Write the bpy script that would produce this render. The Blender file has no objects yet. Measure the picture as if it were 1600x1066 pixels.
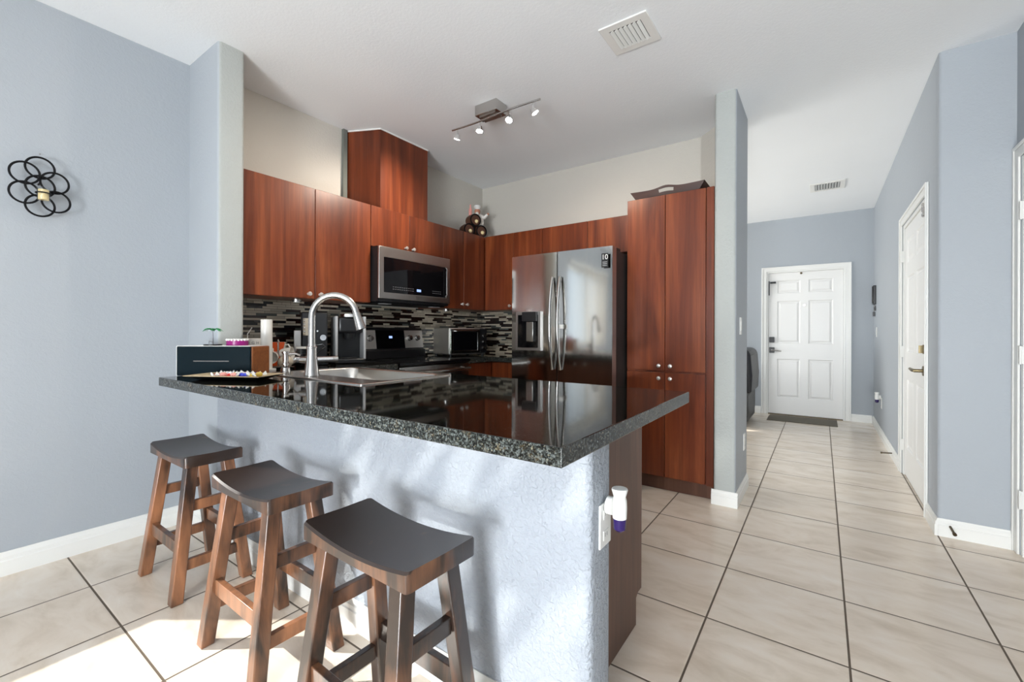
import bpy, bmesh, math, random
from mathutils import Vector, Matrix
random.seed(7)
S = bpy.context.scene
C = S.collection
PI = math.pi
R = math.radians

# ------------------------------------------------------------------ camera
YAW, ROLL, CAMZ, FPX = R(35.22), R(0.2), 1.14, 685.5
cam_d = bpy.data.cameras.new('camera'); cam = bpy.data.objects.new('camera', cam_d); C.objects.link(cam)
cam_d.sensor_width = 36; cam_d.lens = FPX * 36 / 1600; cam_d.shift_y = -13.3 / 1600
cam_d.clip_start = 0.05
cam.matrix_world = (Matrix.Translation((0, 0, CAMZ)) @ Matrix.Rotation(YAW, 4, 'Z') @ Matrix.Rotation(PI / 2, 4, 'X')
                    @ Matrix.Rotation(ROLL, 4, 'Z'))
S.camera = cam

# ------------------------------------------------------------------ world, sun, daylight, exposure
S.view_settings.view_transform = 'Standard'; S.view_settings.look = 'None'
S.view_settings.gamma = 1; S.view_settings.use_curve_mapping = False
S.view_settings.exposure = 0.24
w = bpy.data.worlds.new('sky'); S.world = w; w.use_nodes = True
bg = w.node_tree.nodes['Background']; bg.inputs[0].default_value = (0.72, 0.86, 1.0, 1); bg.inputs[1].default_value = 0.8

def sun(direction, strength, angle, color):
    d = bpy.data.lights.new('sun', 'SUN'); d.energy = strength; d.angle = R(angle); d.color = color
    o = bpy.data.objects.new('sun', d); C.objects.link(o)
    o.rotation_euler = Vector(direction).to_track_quat('-Z', 'Y').to_euler()
    return o
SUN_EL = 38
sun((0.813 * math.cos(R(SUN_EL)), 0.582 * math.cos(R(SUN_EL)), -math.sin(R(SUN_EL))), 6.0, 0.6, (1, 0.965, 0.91))

def area(loc, direction, sx, sy, power, color=(0.86, 0.93, 1.0), spread=180):
    d = bpy.data.lights.new('daylight_fill', 'AREA'); d.shape = 'RECTANGLE'; d.size = sx; d.size_y = sy
    d.energy = power; d.color = color; d.spread = R(spread)
    o = bpy.data.objects.new('daylight_fill', d); C.objects.link(o); o.location = loc
    o.rotation_euler = Vector(direction).to_track_quat('-Z', 'Y').to_euler()
    return o
# daylight at the openings, plus two added upward fill lamps
area((-3.32, -1.1, 1.55), (1, 0, 0), 2.0, 1.2, 5, (0.84, 0.92, 1.0))              # left window
area((0.07, -3.22, 1.1), (0.28, 1, -0.32), 1.3, 2.1, 86, (0.90, 0.95, 1.0), 140)             # rear sliding door, sky
area((0.07, -3.30, 0.5), (-0.12, 0.75, 0.66), 1.3, 0.9, 190, (0.96, 0.97, 1.0))       # upward fill added at the rear door to brighten the ceiling
area((-4.28, 5.6, 1.5), (1, 0, 0), 2.0, 1.2, 48, (0.96, 0.97, 1.0))                   # living room window
area((-4.30, 5.6, 0.8), (0.8, 0, 0.6), 2.0, 0.8, 62, (1.0, 0.97, 0.93))               # upward fill added at the living room window
# added spot outside the rear door, stands in for reflected sun on the bar wall
d = bpy.data.lights.new('dapple_spot', 'SPOT'); d.energy = 2000; d.color = (1, 0.97, 0.9); d.spot_size = R(9.5); d.spot_blend = 0.6; d.shadow_soft_size = 0.014
o = bpy.data.objects.new('dapple_spot', d); C.objects.link(o); o.location = (0.6, -8, 1.6)
o.rotation_euler = (Vector((-0.98, 1.035, 0.60)) - Vector((0.6, -8, 1.6))).to_track_quat('-Z', 'Y').to_euler()

# ------------------------------------------------------------------ node material helpers
def srgb(r, g, b):
    f = lambda c: ((c / 255 + 0.055) / 1.055) ** 2.4 if c > 10 else c / 255 / 12.92
    return (f(r), f(g), f(b), 1)

class NT:
    def __init__(s, name):
        s.m = bpy.data.materials.new(name); s.m.use_nodes = True; s.t = s.m.node_tree; s.n = s.t.nodes
        s.b = s.n['Principled BSDF']; s.out = s.n['Material Output']
    def node(s, typ, ins=None, **kw):
        n = s.n.new(typ)
        for k, v in kw.items(): setattr(n, k, v)
        for k, v in (ins or {}).items(): s.put(n.inputs[k], v)
        return n
    def put(s, sock, v):
        if hasattr(v, 'is_linked') or hasattr(v, 'links'): s.t.links.new(v, sock)
        else: sock.default_value = v
    def math(s, op, a, b=0.0, c=None):
        n = s.node('ShaderNodeMath', operation=op); s.put(n.inputs[0], a); s.put(n.inputs[1], b)
        if c is not None: s.put(n.inputs[2], c)
        return n.outputs[0]
    def coord(s, what='Object'): return s.node('ShaderNodeTexCoord').outputs[what]
    def mapping(s, vec, scale=(1, 1, 1), loc=(0, 0, 0)):
        return s.node('ShaderNodeMapping', {'Vector': vec, 'Scale': scale, 'Location': loc}).outputs[0]
    def noise(s, vec, scale, detail=2, rough=0.5, dist=0.0, w=None):
        n = s.node('ShaderNodeTexNoise', noise_dimensions='4D' if w is not None else '3D')
        s.put(n.inputs['Vector'], vec); n.inputs['Scale'].default_value = scale; n.inputs['Detail'].default_value = detail
        n.inputs['Roughness'].default_value = rough; n.inputs['Distortion'].default_value = dist
        if w is not None: s.put(n.inputs['W'], w)
        return n.outputs['Fac']
    def ramp(s, fac, stops, interp='LINEAR'):
        n = s.node('ShaderNodeValToRGB', {'Fac': fac}); cr = n.color_ramp; cr.interpolation = interp
        while len(cr.elements) < len(stops): cr.elements.new(0.5)
        for e, (p, c) in zip(cr.elements, stops): e.position = p; e.color = c
        return n.outputs[0]
    def mix(s, fac, a, b, mode='MIX'):
        n = s.node('ShaderNodeMix', data_type='RGBA', blend_type=mode)
        s.put(n.inputs[0], fac); s.put(n.inputs[6], a); s.put(n.inputs[7], b)
        return n.outputs[2]
    def bump(s, h, strength, dist=0.01, normal=None):
        n = s.node('ShaderNodeBump', {'Height': h, 'Strength': strength, 'Distance': dist})
        if normal is not None: s.put(n.inputs['Normal'], normal)
        return n.outputs[0]
    def set(s, **kw):
        for k, v in kw.items(): s.put(s.b.inputs[k.replace('_', ' ')], v)
        return s

def simple(name, col, rough=0.5, metal=0.0, **kw):
    t = NT(name); t.set(Base_Color=col, Roughness=rough, Metallic=metal)
    n = t.noise(t.coord(), 14, 3)
    t.set(Roughness=t.math('MULTIPLY_ADD', n, 0.08, rough - 0.04) if rough > 0.06 else rough)
    for k, v in kw.items(): t.put(t.b.inputs[k.replace('_', ' ')], v)
    return t.m

def paint(name, col, scale=60, strength=0.25, dist=0.004, rough=0.55):
    t = NT(name); co = t.coord()
    n1 = t.noise(co, scale, 3, 0.55, 0.6)
    r = t.ramp(n1, [(0.40, (0, 0, 0, 1)), (0.64, (1, 1, 1, 1))])
    c = t.mix(t.noise(co, 1.6, 2), col, tuple(x * 0.96 for x in col[:3]) + (1,))
    t.set(Base_Color=c, Roughness=rough, Normal=t.bump(r, strength, dist)); t.b.inputs['Specular IOR Level'].default_value = 0.3
    return t.m

M = {}
M['blue'] = paint('blue_grey_wall_paint', srgb(173, 179, 185), 55, 0.16, 0.003)
M['blue_rough'] = paint('textured_blue_wall_paint', srgb(166, 172, 180), 74, 0.7, 0.004)
M['grey'] = paint('warm_grey_wall_paint', srgb(203, 199, 190), 60, 0.2, 0.003)
M['pale'] = paint('pale_grey_wall_paint', srgb(178, 182, 179), 50, 0.28, 0.004)
M['ceiling'] = paint('white_ceiling_paint', srgb(245, 248, 250), 70, 0.14, 0.003, 0.7)
M['trim'] = simple('white_trim_paint', srgb(236, 236, 232), 0.35)
M['door_white'] = simple('white_door_paint', srgb(238, 237, 234), 0.38)

def floor_mat():
    t = NT('cream_floor_tile'); co = t.coord(); sp = t.node('ShaderNodeSeparateXYZ', {'Vector': co})
    P = 0.4575
    u = t.math('DIVIDE', t.math('SUBTRACT', sp.outputs[0], 0.082), P); v = t.math('DIVIDE', t.math('SUBTRACT', sp.outputs[1], 2.804), P)
    def dist(a):
        f = t.math('FRACT', t.math('ADD', a, 100.5)); return t.math('ABSOLUTE', t.math('SUBTRACT', f, 0.5))
    d = t.math('MINIMUM', dist(u), dist(v))
    g = t.math('LESS_THAN', d, 0.0036 / P)
    cell = t.node('ShaderNodeCombineXYZ', {0: t.math('FLOOR', u), 1: t.math('FLOOR', v), 2: 0.0})
    wn = t.node('ShaderNodeTexWhiteNoise', {'Vector': cell.outputs[0]})
    n = t.noise(t.mapping(co, (1.3, 3.2, 1)), 2.6, 5, 0.6, 0.8, w=t.math('MULTIPLY', wn.outputs[0], 9))
    c = t.ramp(n, [(0.3, srgb(214, 198, 178)), (0.5, srgb(232, 218, 201)), (0.72, srgb(240, 230, 217))])
    c = t.mix(t.math('MULTIPLY', wn.outputs[0], 0.2), c, srgb(214, 190, 164))
    c = t.mix(g, c, srgb(98, 84, 70))
    h = t.ramp(d, [(0.0, (0, 0, 0, 1)), (0.02, (1, 1, 1, 1))])
    t.set(Base_Color=c, Roughness=t.math('MULTIPLY_ADD', n, 0.12, t.math('MULTIPLY_ADD', g, 0.5, 0.13)), Normal=t.bump(h, 0.5, 0.002))
    t.b.inputs['Specular IOR Level'].default_value = 0.5
    return t.m
M['floor'] = floor_mat()

def wood(name, dark, mid, light, sx=7.0, sz=0.55, rough=0.32, fine=40, spec=0.45, bumpy=0.05, horiz=False):
    t = NT(name); co = t.coord()
    rnd = t.node('ShaderNodeObjectInfo').outputs['Random']; wv = t.math('MULTIPLY', rnd, 37.0)
    sc = (sx, sx, sz) if not horiz else (sz, sx, sx)
    v = t.mapping(co, sc)
    n = t.noise(v, 1.0, 5, 0.62, 1.1, w=wv)
    c = t.ramp(n, [(0.32, dark), (0.5, mid), (0.68, light)])
    sc2 = (fine, fine, 1.0) if not horiz else (1.0, fine, fine)
    f = t.noise(t.mapping(co, sc2), 1.0, 4, 0.7, 0.3, w=wv)
    c = t.mix(t.ramp(f, [(0.35, (0.55, 0.55, 0.55, 1)), (0.62, (0, 0, 0, 1))]), c, dark)
    t.set(Base_Color=c, Roughness=rough, Normal=t.bump(f, bumpy, 0.001)); t.b.inputs['Specular IOR Level'].default_value = spec
    return t.m
M['cherry'] = wood('cherry_laminate', srgb(80, 35, 17), srgb(118, 55, 28), srgb(148, 79, 42), 6.5, 0.5, 0.30)
M['cherry_dark'] = wood('dark_cherry_laminate', srgb(78, 48, 36), srgb(102, 68, 52), srgb(118, 82, 64), 6.5, 0.5, 0.38)
M['oak_box'] = wood('brown_wood_veneer', srgb(120, 68, 34), srgb(142, 84, 44), srgb(156, 96, 52), 18, 0.8, 0.4, 60, horiz=True)
M['tray_wood'] = wood('dark_tray_wood', srgb(52, 34, 28), srgb(70, 46, 38), srgb(86, 58, 48), 10, 1.0, 0.45, horiz=True)
M['tray_light'] = wood('blond_tray_wood', srgb(176, 156, 124), srgb(196, 176, 142), srgb(206, 188, 156), 14, 1.2, 0.4, horiz=True)

def stool_wood(name, worn, spread, rough=0.3):
    t = NT(name); co = t.coord(); rnd = t.node('ShaderNodeObjectInfo').outputs['Random']; wv = t.math('MULTIPLY', rnd, 23.0)
    grain = t.noise(t.mapping(co, (22, 22, 3)), 1.0, 4, 0.6, 0.8, w=wv)
    patch = t.noise(t.mapping(co, (5, 5, 2.4)), 1.0, 3, 0.6, 0.5, w=wv)
    f = t.ramp(t.math('MULTIPLY_ADD', grain, 0.35, t.math('MULTIPLY', patch, 0.75)),
               [(0.40 - worn, (0, 0, 0, 1)), (0.40 - worn + spread, (1, 1, 1, 1))])
    c = t.mix(f, srgb(46, 34, 28), srgb(172, 116, 80))
    t.set(Base_Color=c, Roughness=rough, Normal=t.bump(grain, 0.08, 0.001)); t.b.inputs['Specular IOR Level'].default_value = 0.5; t.b.inputs['Coat Weight'].default_value = 0.3 if rough < 0.3 or worn > -0.2 else 0.05; t.b.inputs['Coat Roughness'].default_value = 0.25
    return t.m
M['stool_leg'] = stool_wood('worn_brown_stool_wood', -0.06, 0.26)
M['stool_dark'] = stool_wood('dark_walnut_stool_wood', -0.12, 0.36)
M['stool_seat'] = stool_wood('dark_stool_seat_wood', -0.25, 0.5, 0.3)

def granite(name, rough, lift):
    t = NT(name); co = t.coord()
    v1 = t.node('ShaderNodeTexVoronoi', {'Vector': co, 'Scale': 300.0}); n1 = t.noise(co, 150, 4, 0.7, 0.4); n2 = t.noise(co, 26, 4, 0.65, 0.5)
    a = t.ramp(v1.outputs['Color'], [(0.5, srgb(9, 10, 9)), (0.8, srgb(22 + lift, 26 + lift, 22 + lift)), (0.96, srgb(90 + lift, 84 + lift, 66 + lift))])
    b = t.ramp(n1, [(0.5, (0, 0, 0, 1)), (0.68, (1, 1, 1, 1))])
    c = t.mix(b, a, srgb(80 + lift, 86 + lift, 84 + lift)) if lift else t.mix(t.math('MULTIPLY', b, 0.25), a, srgb(60, 52, 36))
    g = t.ramp(n2, [(0.6, (0, 0, 0, 1)), (0.72, (0.5, 0.5, 0.5, 1))])
    c = t.mix(g, c, srgb(104, 86, 56)) if lift else c
    t.set(Base_Color=c, Roughness=rough); t.b.inputs['Specular IOR Level'].default_value = 0.4 if lift else 0.62
    return t.m
M['granite'] = granite('polished_black_granite', 0.045, 0)
M['granite_edge'] = granite('speckled_granite_edge_lit', 0.22, 30)  # speckled edge, its colour lifted to imitate the window light it reflects

def mosaic():
    t = NT('glass_strip_mosaic'); co = t.coord(); sp = t.node('ShaderNodeSeparateXYZ', {'Vector': co})
    u = t.math('ADD', sp.outputs[0], sp.outputs[1]); rowf = t.math('DIVIDE', sp.outputs[2], 0.0162)
    row = t.math('FLOOR', rowf)
    wn = t.node('ShaderNodeTexWhiteNoise', noise_dimensions='1D'); t.put(wn.inputs['W'], row)
    wn2 = t.node('ShaderNodeTexWhiteNoise', noise_dimensions='1D'); t.put(wn2.inputs['W'], t.math('ADD', row, 57.3))
    wid = t.math('MULTIPLY_ADD', wn2.outputs[0], 0.09, 0.055)
    uu = t.math('DIVIDE', t.math('ADD', u, t.math('MULTIPLY_ADD', wn.outputs[0], 0.3, 20.0)), wid)
    cell = t.node('ShaderNodeCombineXYZ', {0: t.math('FLOOR', uu), 1: row, 2: 0.0})
    w3 = t.node('ShaderNodeTexWhiteNoise', {'Vector': cell.outputs[0]})
    c = t.ramp(w3.outputs[0], [(0, srgb(40, 26, 22)), (0.2, srgb(206, 195, 174)), (0.42, srgb(52, 32, 26)), (0.5, srgb(178, 168, 148)), (0.66, srgb(22, 22, 22)), (0.76, srgb(224, 214, 192)), (0.9, srgb(92, 96, 90))], 'CONSTANT')
    fu = t.math('MULTIPLY', t.math('FRACT', uu), wid); fr = t.math('MULTIPLY', t.math('FRACT', rowf), 0.0162)
    g = t.math('MAXIMUM', t.math('LESS_THAN', fu, 0.0016), t.math('LESS_THAN', fr, 0.0016))
    c = t.mix(g, c, srgb(40, 36, 32))
    t.set(Base_Color=c, Roughness=t.math('MULTIPLY_ADD', w3.outputs[0], 0.25, 0.12), Normal=t.bump(t.math('SUBTRACT', 1.0, g), 0.4, 0.001))
    return t.m
M['mosaic'] = mosaic()

def steel(name, col, rough, streak=(90, 90, 1.5), aniso=0.6):
    t = NT(name); n = t.noise(t.mapping(t.coord(), streak), 1.0, 3, 0.6)
    t.set(Base_Color=col, Metallic=1.0, Roughness=t.math('MULTIPLY_ADD', n, 0.08, rough - 0.04), Normal=t.bump(n, 0.01, 0.0003))
    return t.m
M['steel'] = steel('brushed_stainless_steel', (0.52, 0.51, 0.49, 1), 0.20)
M['steel_fridge'] = steel('fridge_stainless_steel', (0.56, 0.55, 0.53, 1), 0.09)
def warp(m):       # gentle waviness of thin sheet metal
    t = NT.__new__(NT); t.m = m; t.t = m.node_tree; t.n = t.t.nodes; t.b = t.n['Principled BSDF']
    n = t.noise(t.mapping(t.coord(), (4.0, 4.0, 0.55)), 1.0, 1, 0.4)
    t.put(t.b.inputs['Normal'], t.bump(n, 0.35, 0.010))
warp(M['steel_fridge'])
M['steel_dark'] = simple('dark_stainless_steel', (0.46, 0.44, 0.42, 1), 0.34, 1.0)
M['steel_satin'] = simple('satin_steel', (0.72, 0.70, 0.66, 1), 0.42, 0.85)
M['steel_sink'] = steel('sink_steel', (0.60, 0.58, 0.55, 1), 0.25, (60, 60, 60))
M['nickel'] = simple('brushed_nickel', (0.52, 0.50, 0.48, 1), 0.25, 1.0)
M['knob'] = simple('satin_nickel_knob', (0.82, 0.79, 0.75, 1), 0.32, 0.8)
M['chrome'] = simple('polished_chrome', (0.8, 0.8, 0.8, 1), 0.08, 1.0)
M['bronze'] = simple('aged_bronze', (0.10, 0.075, 0.045, 1), 0.4, 0.9)
M['brass'] = simple('antique_brass', (0.20, 0.16, 0.09, 1), 0.35, 1.0)
M['black'] = simple('black_plastic', (0.012, 0.012, 0.013, 1), 0.3)
M['black_matte'] = simple('black_painted_metal', (0.004, 0.004, 0.005, 1), 0.6, 0, **{'Specular IOR Level': 0.2})
M['black_glass'] = simple('black_glass', (0.004, 0.004, 0.005, 1), 0.05)
M['dark_grey'] = simple('dark_grey_panel', (0.022, 0.022, 0.022, 1), 0.55)
M['grey_plastic'] = simple('silver_grey_plastic', (0.42, 0.425, 0.43, 1), 0.4)
M['white'] = simple('white_plastic', srgb(232, 232, 228), 0.35)
M['white_china'] = simple('white_china', srgb(226, 222, 214), 0.2)
M['teal'] = simple('dark_teal_lacquer', srgb(0, 20, 28), 0.5, 0, **{'Specular IOR Level': 0.15})
M['leather'] = simple('black_leather', (0.018, 0.019, 0.024, 1), 0.42)
M['mat'] = simple('taupe_door_mat', srgb(112, 106, 94), 0.9)
M['purple'] = simple('purple_gel', srgb(38, 18, 84), 0.1)
M['magenta'] = simple('magenta_tin', srgb(140, 20, 110), 0.3)
M['orange'] = simple('orange_card', srgb(232, 88, 20), 0.45)
M['red'] = simple('red_wrapper', srgb(214, 60, 54), 0.3)
M['blue_wrap'] = simple('blue_wrapper', srgb(60, 70, 200), 0.3)
M['yellow_wrap'] = simple('yellow_wrapper', srgb(214, 180, 80), 0.3)
M['pink_wrap'] = simple('pink_wrapper', srgb(232, 160, 150), 0.3)
M['blind_slat'] = simple('cream_blind_slat', srgb(240, 226, 208), 0.5)
M['green'] = simple('green_leaf', srgb(30, 130, 70), 0.4)
M['skin'] = simple('figurine_skin', srgb(190, 130, 104), 0.5)
M['barrel'] = simple('barrel_brown', srgb(86, 52, 36), 0.5)
M['wax'] = simple('cream_candle_wax', srgb(236, 214, 160), 0.5)
M['linen'] = simple('beige_linen', srgb(196, 184, 164), 0.8)
M['coffee'] = simple('coffee_beans', srgb(40, 24, 18), 0.5)
M['plywood'] = simple('raw_edge', srgb(112, 116, 110), 0.8)
M['led'] = simple('display_blue', (0.02, 0.03, 0.08, 1), 0.2, 0, Emission_Color=(0.35, 0.5, 1, 1), Emission_Strength=1.2)
M['print'] = simple('grey_print', (0.16, 0.16, 0.17, 1), 0.4)
M['bulb'] = simple('lit_bulb', (1, 1, 1, 1), 0.3, 0, Emission_Color=(1, 0.93, 0.84, 1), Emission_Strength=60.0)
M['ground'] = simple('patio_paving', srgb(150, 146, 136), 0.8)

def clear(name, tint, ior=1.45, rough=0.02, amt=1.0):
    t = NT(name); tr = t.node('ShaderNodeBsdfTransparent', {'Color': tint}); gl = t.node('ShaderNodeBsdfGlossy', {'Roughness': rough})
    fr = t.node('ShaderNodeLayerWeight'); mx = t.node('ShaderNodeMixShader')
    t.put(mx.inputs[0], t.math('MULTIPLY_ADD', t.math('POWER', fr.outputs['Facing'], 4.0), 0.6, 0.03)); t.put(mx.inputs[1], tr.outputs[0]); t.put(mx.inputs[2], gl.outputs[0]); t.put(t.out.inputs[0], mx.outputs[0])
    return t.m
M['pane'] = clear('window_pane', (0.97, 0.98, 0.98, 1))
M['glass'] = clear('clear_glass', (0.97, 0.98, 0.98, 1))
M['smoke'] = clear('smoked_glass', (0.45, 0.45, 0.45, 1))

# ------------------------------------------------------------------ mesh helpers
ORG = {}
def org(p): return ORG.get(p.name, Matrix.Identity(4)) if p else Matrix.Identity(4)

class B:
    def __init__(s): s.bm = bmesh.new()
    def face(s, pts, mi=0):
        f = s.bm.faces.new([s.bm.verts.new(p) for p in pts]); f.material_index = mi; return f
    def box(s, x0, x1, y0, y1, z0, z1, mi=0):
        return s.hexa([(x0, y0), (x1, y0), (x1, y1), (x0, y1)], z0, [(x0, y0), (x1, y0), (x1, y1), (x0, y1)], z1, mi)
    def hexa(s, q0, z0, q1, z1, mi=0):
        a = [s.bm.verts.new((x, y, z0)) for x, y in q0]; b = [s.bm.verts.new((x, y, z1)) for x, y in q1]
        n = len(a); fs = [s.bm.faces.new(a[::-1]), s.bm.faces.new(b)]
        for i in range(n): fs.append(s.bm.faces.new([a[i], a[(i + 1) % n], b[(i + 1) % n], b[i]]))
        for f in fs: f.material_index = mi
        return s
    def obox(s, c, ex, ey, ez, hx, hy, hz, mi=0):
        c, ex, ey, ez = Vector(c), Vector(ex).normalized(), Vector(ey).normalized(), Vector(ez).normalized()
        v = [s.bm.verts.new(c + ex * hx * i + ey * hy * j + ez * hz * k) for k in (-1, 1) for i, j in ((-1, -1), (1, -1), (1, 1), (-1, 1))]
        for f in ((3, 2, 1, 0), (4, 5, 6, 7), (0, 1, 5, 4), (1, 2, 6, 5), (2, 3, 7, 6), (3, 0, 4, 7)):
            s.bm.faces.new([v[i] for i in f]).material_index = mi
        return s
    def beam(s, p0, p1, wdt, hgt, up=(0, 0, 1), mi=0):
        p0, p1 = Vector(p0), Vector(p1); d = (p1 - p0); ez = Vector(up); ey = ez.cross(d).normalized(); ez = d.cross(ey).normalized()
        return s.obox((p0 + p1) / 2, d, ey, ez, d.length / 2, wdt / 2, hgt / 2, mi)
    def prism(s, poly, z0, z1, mi=0, side=None):
        a = [s.bm.verts.new((x, y, z0)) for x, y in poly]; b = [s.bm.verts.new((x, y, z1)) for x, y in poly]; n = len(poly)
        s.bm.faces.new(a[::-1]).material_index = mi; s.bm.faces.new(b).material_index = mi
        for i in range(n):
            f = s.bm.faces.new([a[i], a[(i + 1) % n], b[(i + 1) % n], b[i]])
            e = Vector(poly[(i + 1) % n]) - Vector(poly[i]); f.material_index = side(e, poly[i]) if side else mi
        return s
    def extr(s, poly, fn, d0, d1, mi=0):     # polygon in (u,v), fn maps (u,v,d) to a point
        a = [s.bm.verts.new(fn(u, v, d0)) for u, v in poly]; b = [s.bm.verts.new(fn(u, v, d1)) for u, v in poly]; n = len(poly)
        s.bm.faces.new(a[::-1]).material_index = mi; s.bm.faces.new(b).material_index = mi
        for i in range(n): s.bm.faces.new([a[i], a[(i + 1) % n], b[(i + 1) % n], b[i]]).material_index = mi
        return s
    def cyl(s, p0, p1, r0, r1=None, seg=20, mi=0, cap=True):
        r1 = r0 if r1 is None else r1; p0, p1 = Vector(p0), Vector(p1); d = (p1 - p0).normalized()
        u = d.orthogonal().normalized(); v = d.cross(u)
        ring = lambda p, r: [s.bm.verts.new(p + (u * math.cos(2 * PI * i / seg) + v * math.sin(2 * PI * i / seg)) * r) for i in range(seg)]
        a, b = ring(p0, r0), ring(p1, r1)
        for i in range(seg): s.bm.faces.new([a[i], a[(i + 1) % seg], b[(i + 1) % seg], b[i]]).material_index = mi
        if cap: s.bm.faces.new(a[::-1]).material_index = mi; s.bm.faces.new(b).material_index = mi
        return s
    def tube(s, pts, r, seg=12, closed=False, mi=0, cap=True, flat=1.0):
        pts = [Vector(p) for p in pts]; n = len(pts); rs = r if isinstance(r, (list, tuple)) else [r] * n
        rings = []; prev = None
        for i, p in enumerate(pts):
            d = (pts[(i + 1) % n] - pts[i - 1]) if closed else (pts[min(i + 1, n - 1)] - pts[max(i - 1, 0)])
            d.normalize(); u = (prev - d * prev.dot(d)) if prev is not None else d.orthogonal()
            u.normalize(); prev = u; v = d.cross(u)
            rings.append([s.bm.verts.new(p + (u * math.cos(2 * PI * k / seg) + v * math.sin(2 * PI * k / seg) * flat) * rs[i]) for k in range(seg)])
        m = n if closed else n - 1
        for i in range(m):
            a, b = rings[i], rings[(i + 1) % n]
            for k in range(seg): s.bm.faces.new([a[k], a[(k + 1) % seg], b[(k + 1) % seg], b[k]]).material_index = mi
        if cap and not closed: s.bm.faces.new(rings[0][::-1]).material_index = mi; s.bm.faces.new(rings[-1]).material_index = mi
        return s
    def lathe(s, prof, c=(0, 0, 0), seg=28, mi=0, axis=(0, 0, 1)):
        c = Vector(c); d = Vector(axis).normalized(); u = d.orthogonal().normalized(); v = d.cross(u); rings = []
        for r, z in prof:
            if r <= 1e-6: rings.append([s.bm.verts.new(c + d * z)])
            else: rings.append([s.bm.verts.new(c + d * z + (u * math.cos(2 * PI * k / seg) + v * math.sin(2 * PI * k / seg)) * r) for k in range(seg)])
        for a, b in zip(rings, rings[1:]):
            for k in range(seg):
                q = [a[k % len(a)], a[(k + 1) % len(a)], b[(k + 1) % len(b)], b[k % len(b)]]
                q2 = []
                for x in q:
                    if x not in q2: q2.append(x)
                if len(q2) > 2: s.bm.faces.new(q2).material_index = mi
        return s
    def ball(s, c, r, sc=(1, 1, 1), seg=16, mi=0):
        k0 = len(s.bm.verts); prof = [(math.sin(PI * i / 10) * r, -math.cos(PI * i / 10) * r) for i in range(11)]
        prof[0] = (0, -r); prof[-1] = (0, r); s.lathe(prof, (0, 0, 0), seg, mi)
        s.bm.verts.ensure_lookup_table()
        for v in s.bm.verts[k0:]: v.co = Vector(c) + Vector((v.co.x * sc[0], v.co.y * sc[1], v.co.z * sc[2]))
        return s
    def slab(s, fn, us, vs, keep, d0, d1, mi=0, mside=None):   # grid slab with holes, sides included
        V = {}
        def vt(i, j, k):
            if (i, j, k) not in V: V[(i, j, k)] = s.bm.verts.new(fn(us[i], vs[j], (d0, d1)[k]))
            return V[(i, j, k)]
        K = lambda i, j: 0 <= i < len(us) - 1 and 0 <= j < len(vs) - 1 and keep((us[i] + us[i + 1]) / 2, (vs[j] + vs[j + 1]) / 2)
        ms = mi if mside is None else mside
        for i in range(len(us) - 1):
            for j in range(len(vs) - 1):
                if not K(i, j): continue
                s.bm.faces.new([vt(i, j, 0), vt(i, j + 1, 0), vt(i + 1, j + 1, 0), vt(i + 1, j, 0)]).material_index = mi
                s.bm.faces.new([vt(i, j, 1), vt(i + 1, j, 1), vt(i + 1, j + 1, 1), vt(i, j + 1, 1)]).material_index = mi
                for di, dj, a, b in ((-1, 0, (i, j), (i, j + 1)), (1, 0, (i + 1, j + 1), (i + 1, j)), (0, -1, (i + 1, j), (i, j)), (0, 1, (i, j + 1), (i + 1, j + 1))):
                    if not K(i + di, j + dj):
                        s.bm.faces.new([vt(*a, 0), vt(*b, 0), vt(*b, 1), vt(*a, 1)]).material_index = ms
        return s
    def build(s, name, mats, parent=None, bevel=0.0, seg=2, angle=40, smooth=True):
        bmesh.ops.recalc_face_normals(s.bm, faces=s.bm.faces)
        me = bpy.data.meshes.new(name); inv = org(parent).inverted(); s.bm.transform(inv); s.bm.to_mesh(me); s.bm.free()
        if not isinstance(mats, (list, tuple)): mats = [mats]
        for m in mats: me.materials.append(m)
        if smooth:
            me.polygons.foreach_set('use_smooth', [True] * len(me.polygons)); me.set_sharp_from_angle(angle=R(angle))
        o = bpy.data.objects.new(name, me); C.objects.link(o)
        if parent: o.parent = parent; ORG[o.name] = org(parent)
        if bevel:
            b = o.modifiers.new('bevel', 'BEVEL'); b.width = bevel; b.segments = seg; b.limit_method = 'ANGLE'; b.angle_limit = R(35)
        return o

def tag(o, label, cat, group=None):
    o['label'] = label; o['category'] = cat
    if group: o['group'] = group
    return o
def thing(name, label, cat, loc=(0, 0, 0), rz=0.0, group=None):
    o = bpy.data.objects.new(name, None); o.empty_display_size = 0.1; C.objects.link(o); o.location = loc; o.rotation_euler.z = rz
    ORG[o.name] = Matrix.Translation(loc) @ Matrix.Rotation(rz, 4, 'Z')
    return tag(o, label, cat, group)
def struct(o): o['kind'] = 'structure'; return o
def copy_tree(o, parent=None):
    c = o.copy(); C.objects.link(c)
    if parent: c.parent = parent
    for k in [x for x in bpy.data.objects if x.parent == o]: copy_tree(k, c)
    return c
def fillet(poly, rad):     # poly: list of (x, y, r) ; r overrides rad
    out = []; n = len(poly)
    for i, p in enumerate(poly):
        r = p[2] if len(p) > 2 else rad
        P = Vector(p[:2])
        if r <= 0: out.append(tuple(P)); continue
        a = (Vector(poly[i - 1][:2]) - P).normalized(); b = (Vector(poly[(i + 1) % n][:2]) - P).normalized()
        ang = a.angle(b); t = r / math.tan(ang / 2); c = P + (a + b).normalized() * (r / math.sin(ang / 2))
        s0 = P + a * t - c; s1 = P + b * t - c; tot = s0.angle_signed(s1) if s0.length else 0
        for k in range(7):
            q = s0.copy(); q.rotate(Matrix.Rotation(-tot * k / 6, 2)); out.append(tuple(c + q))
    return out
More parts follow.
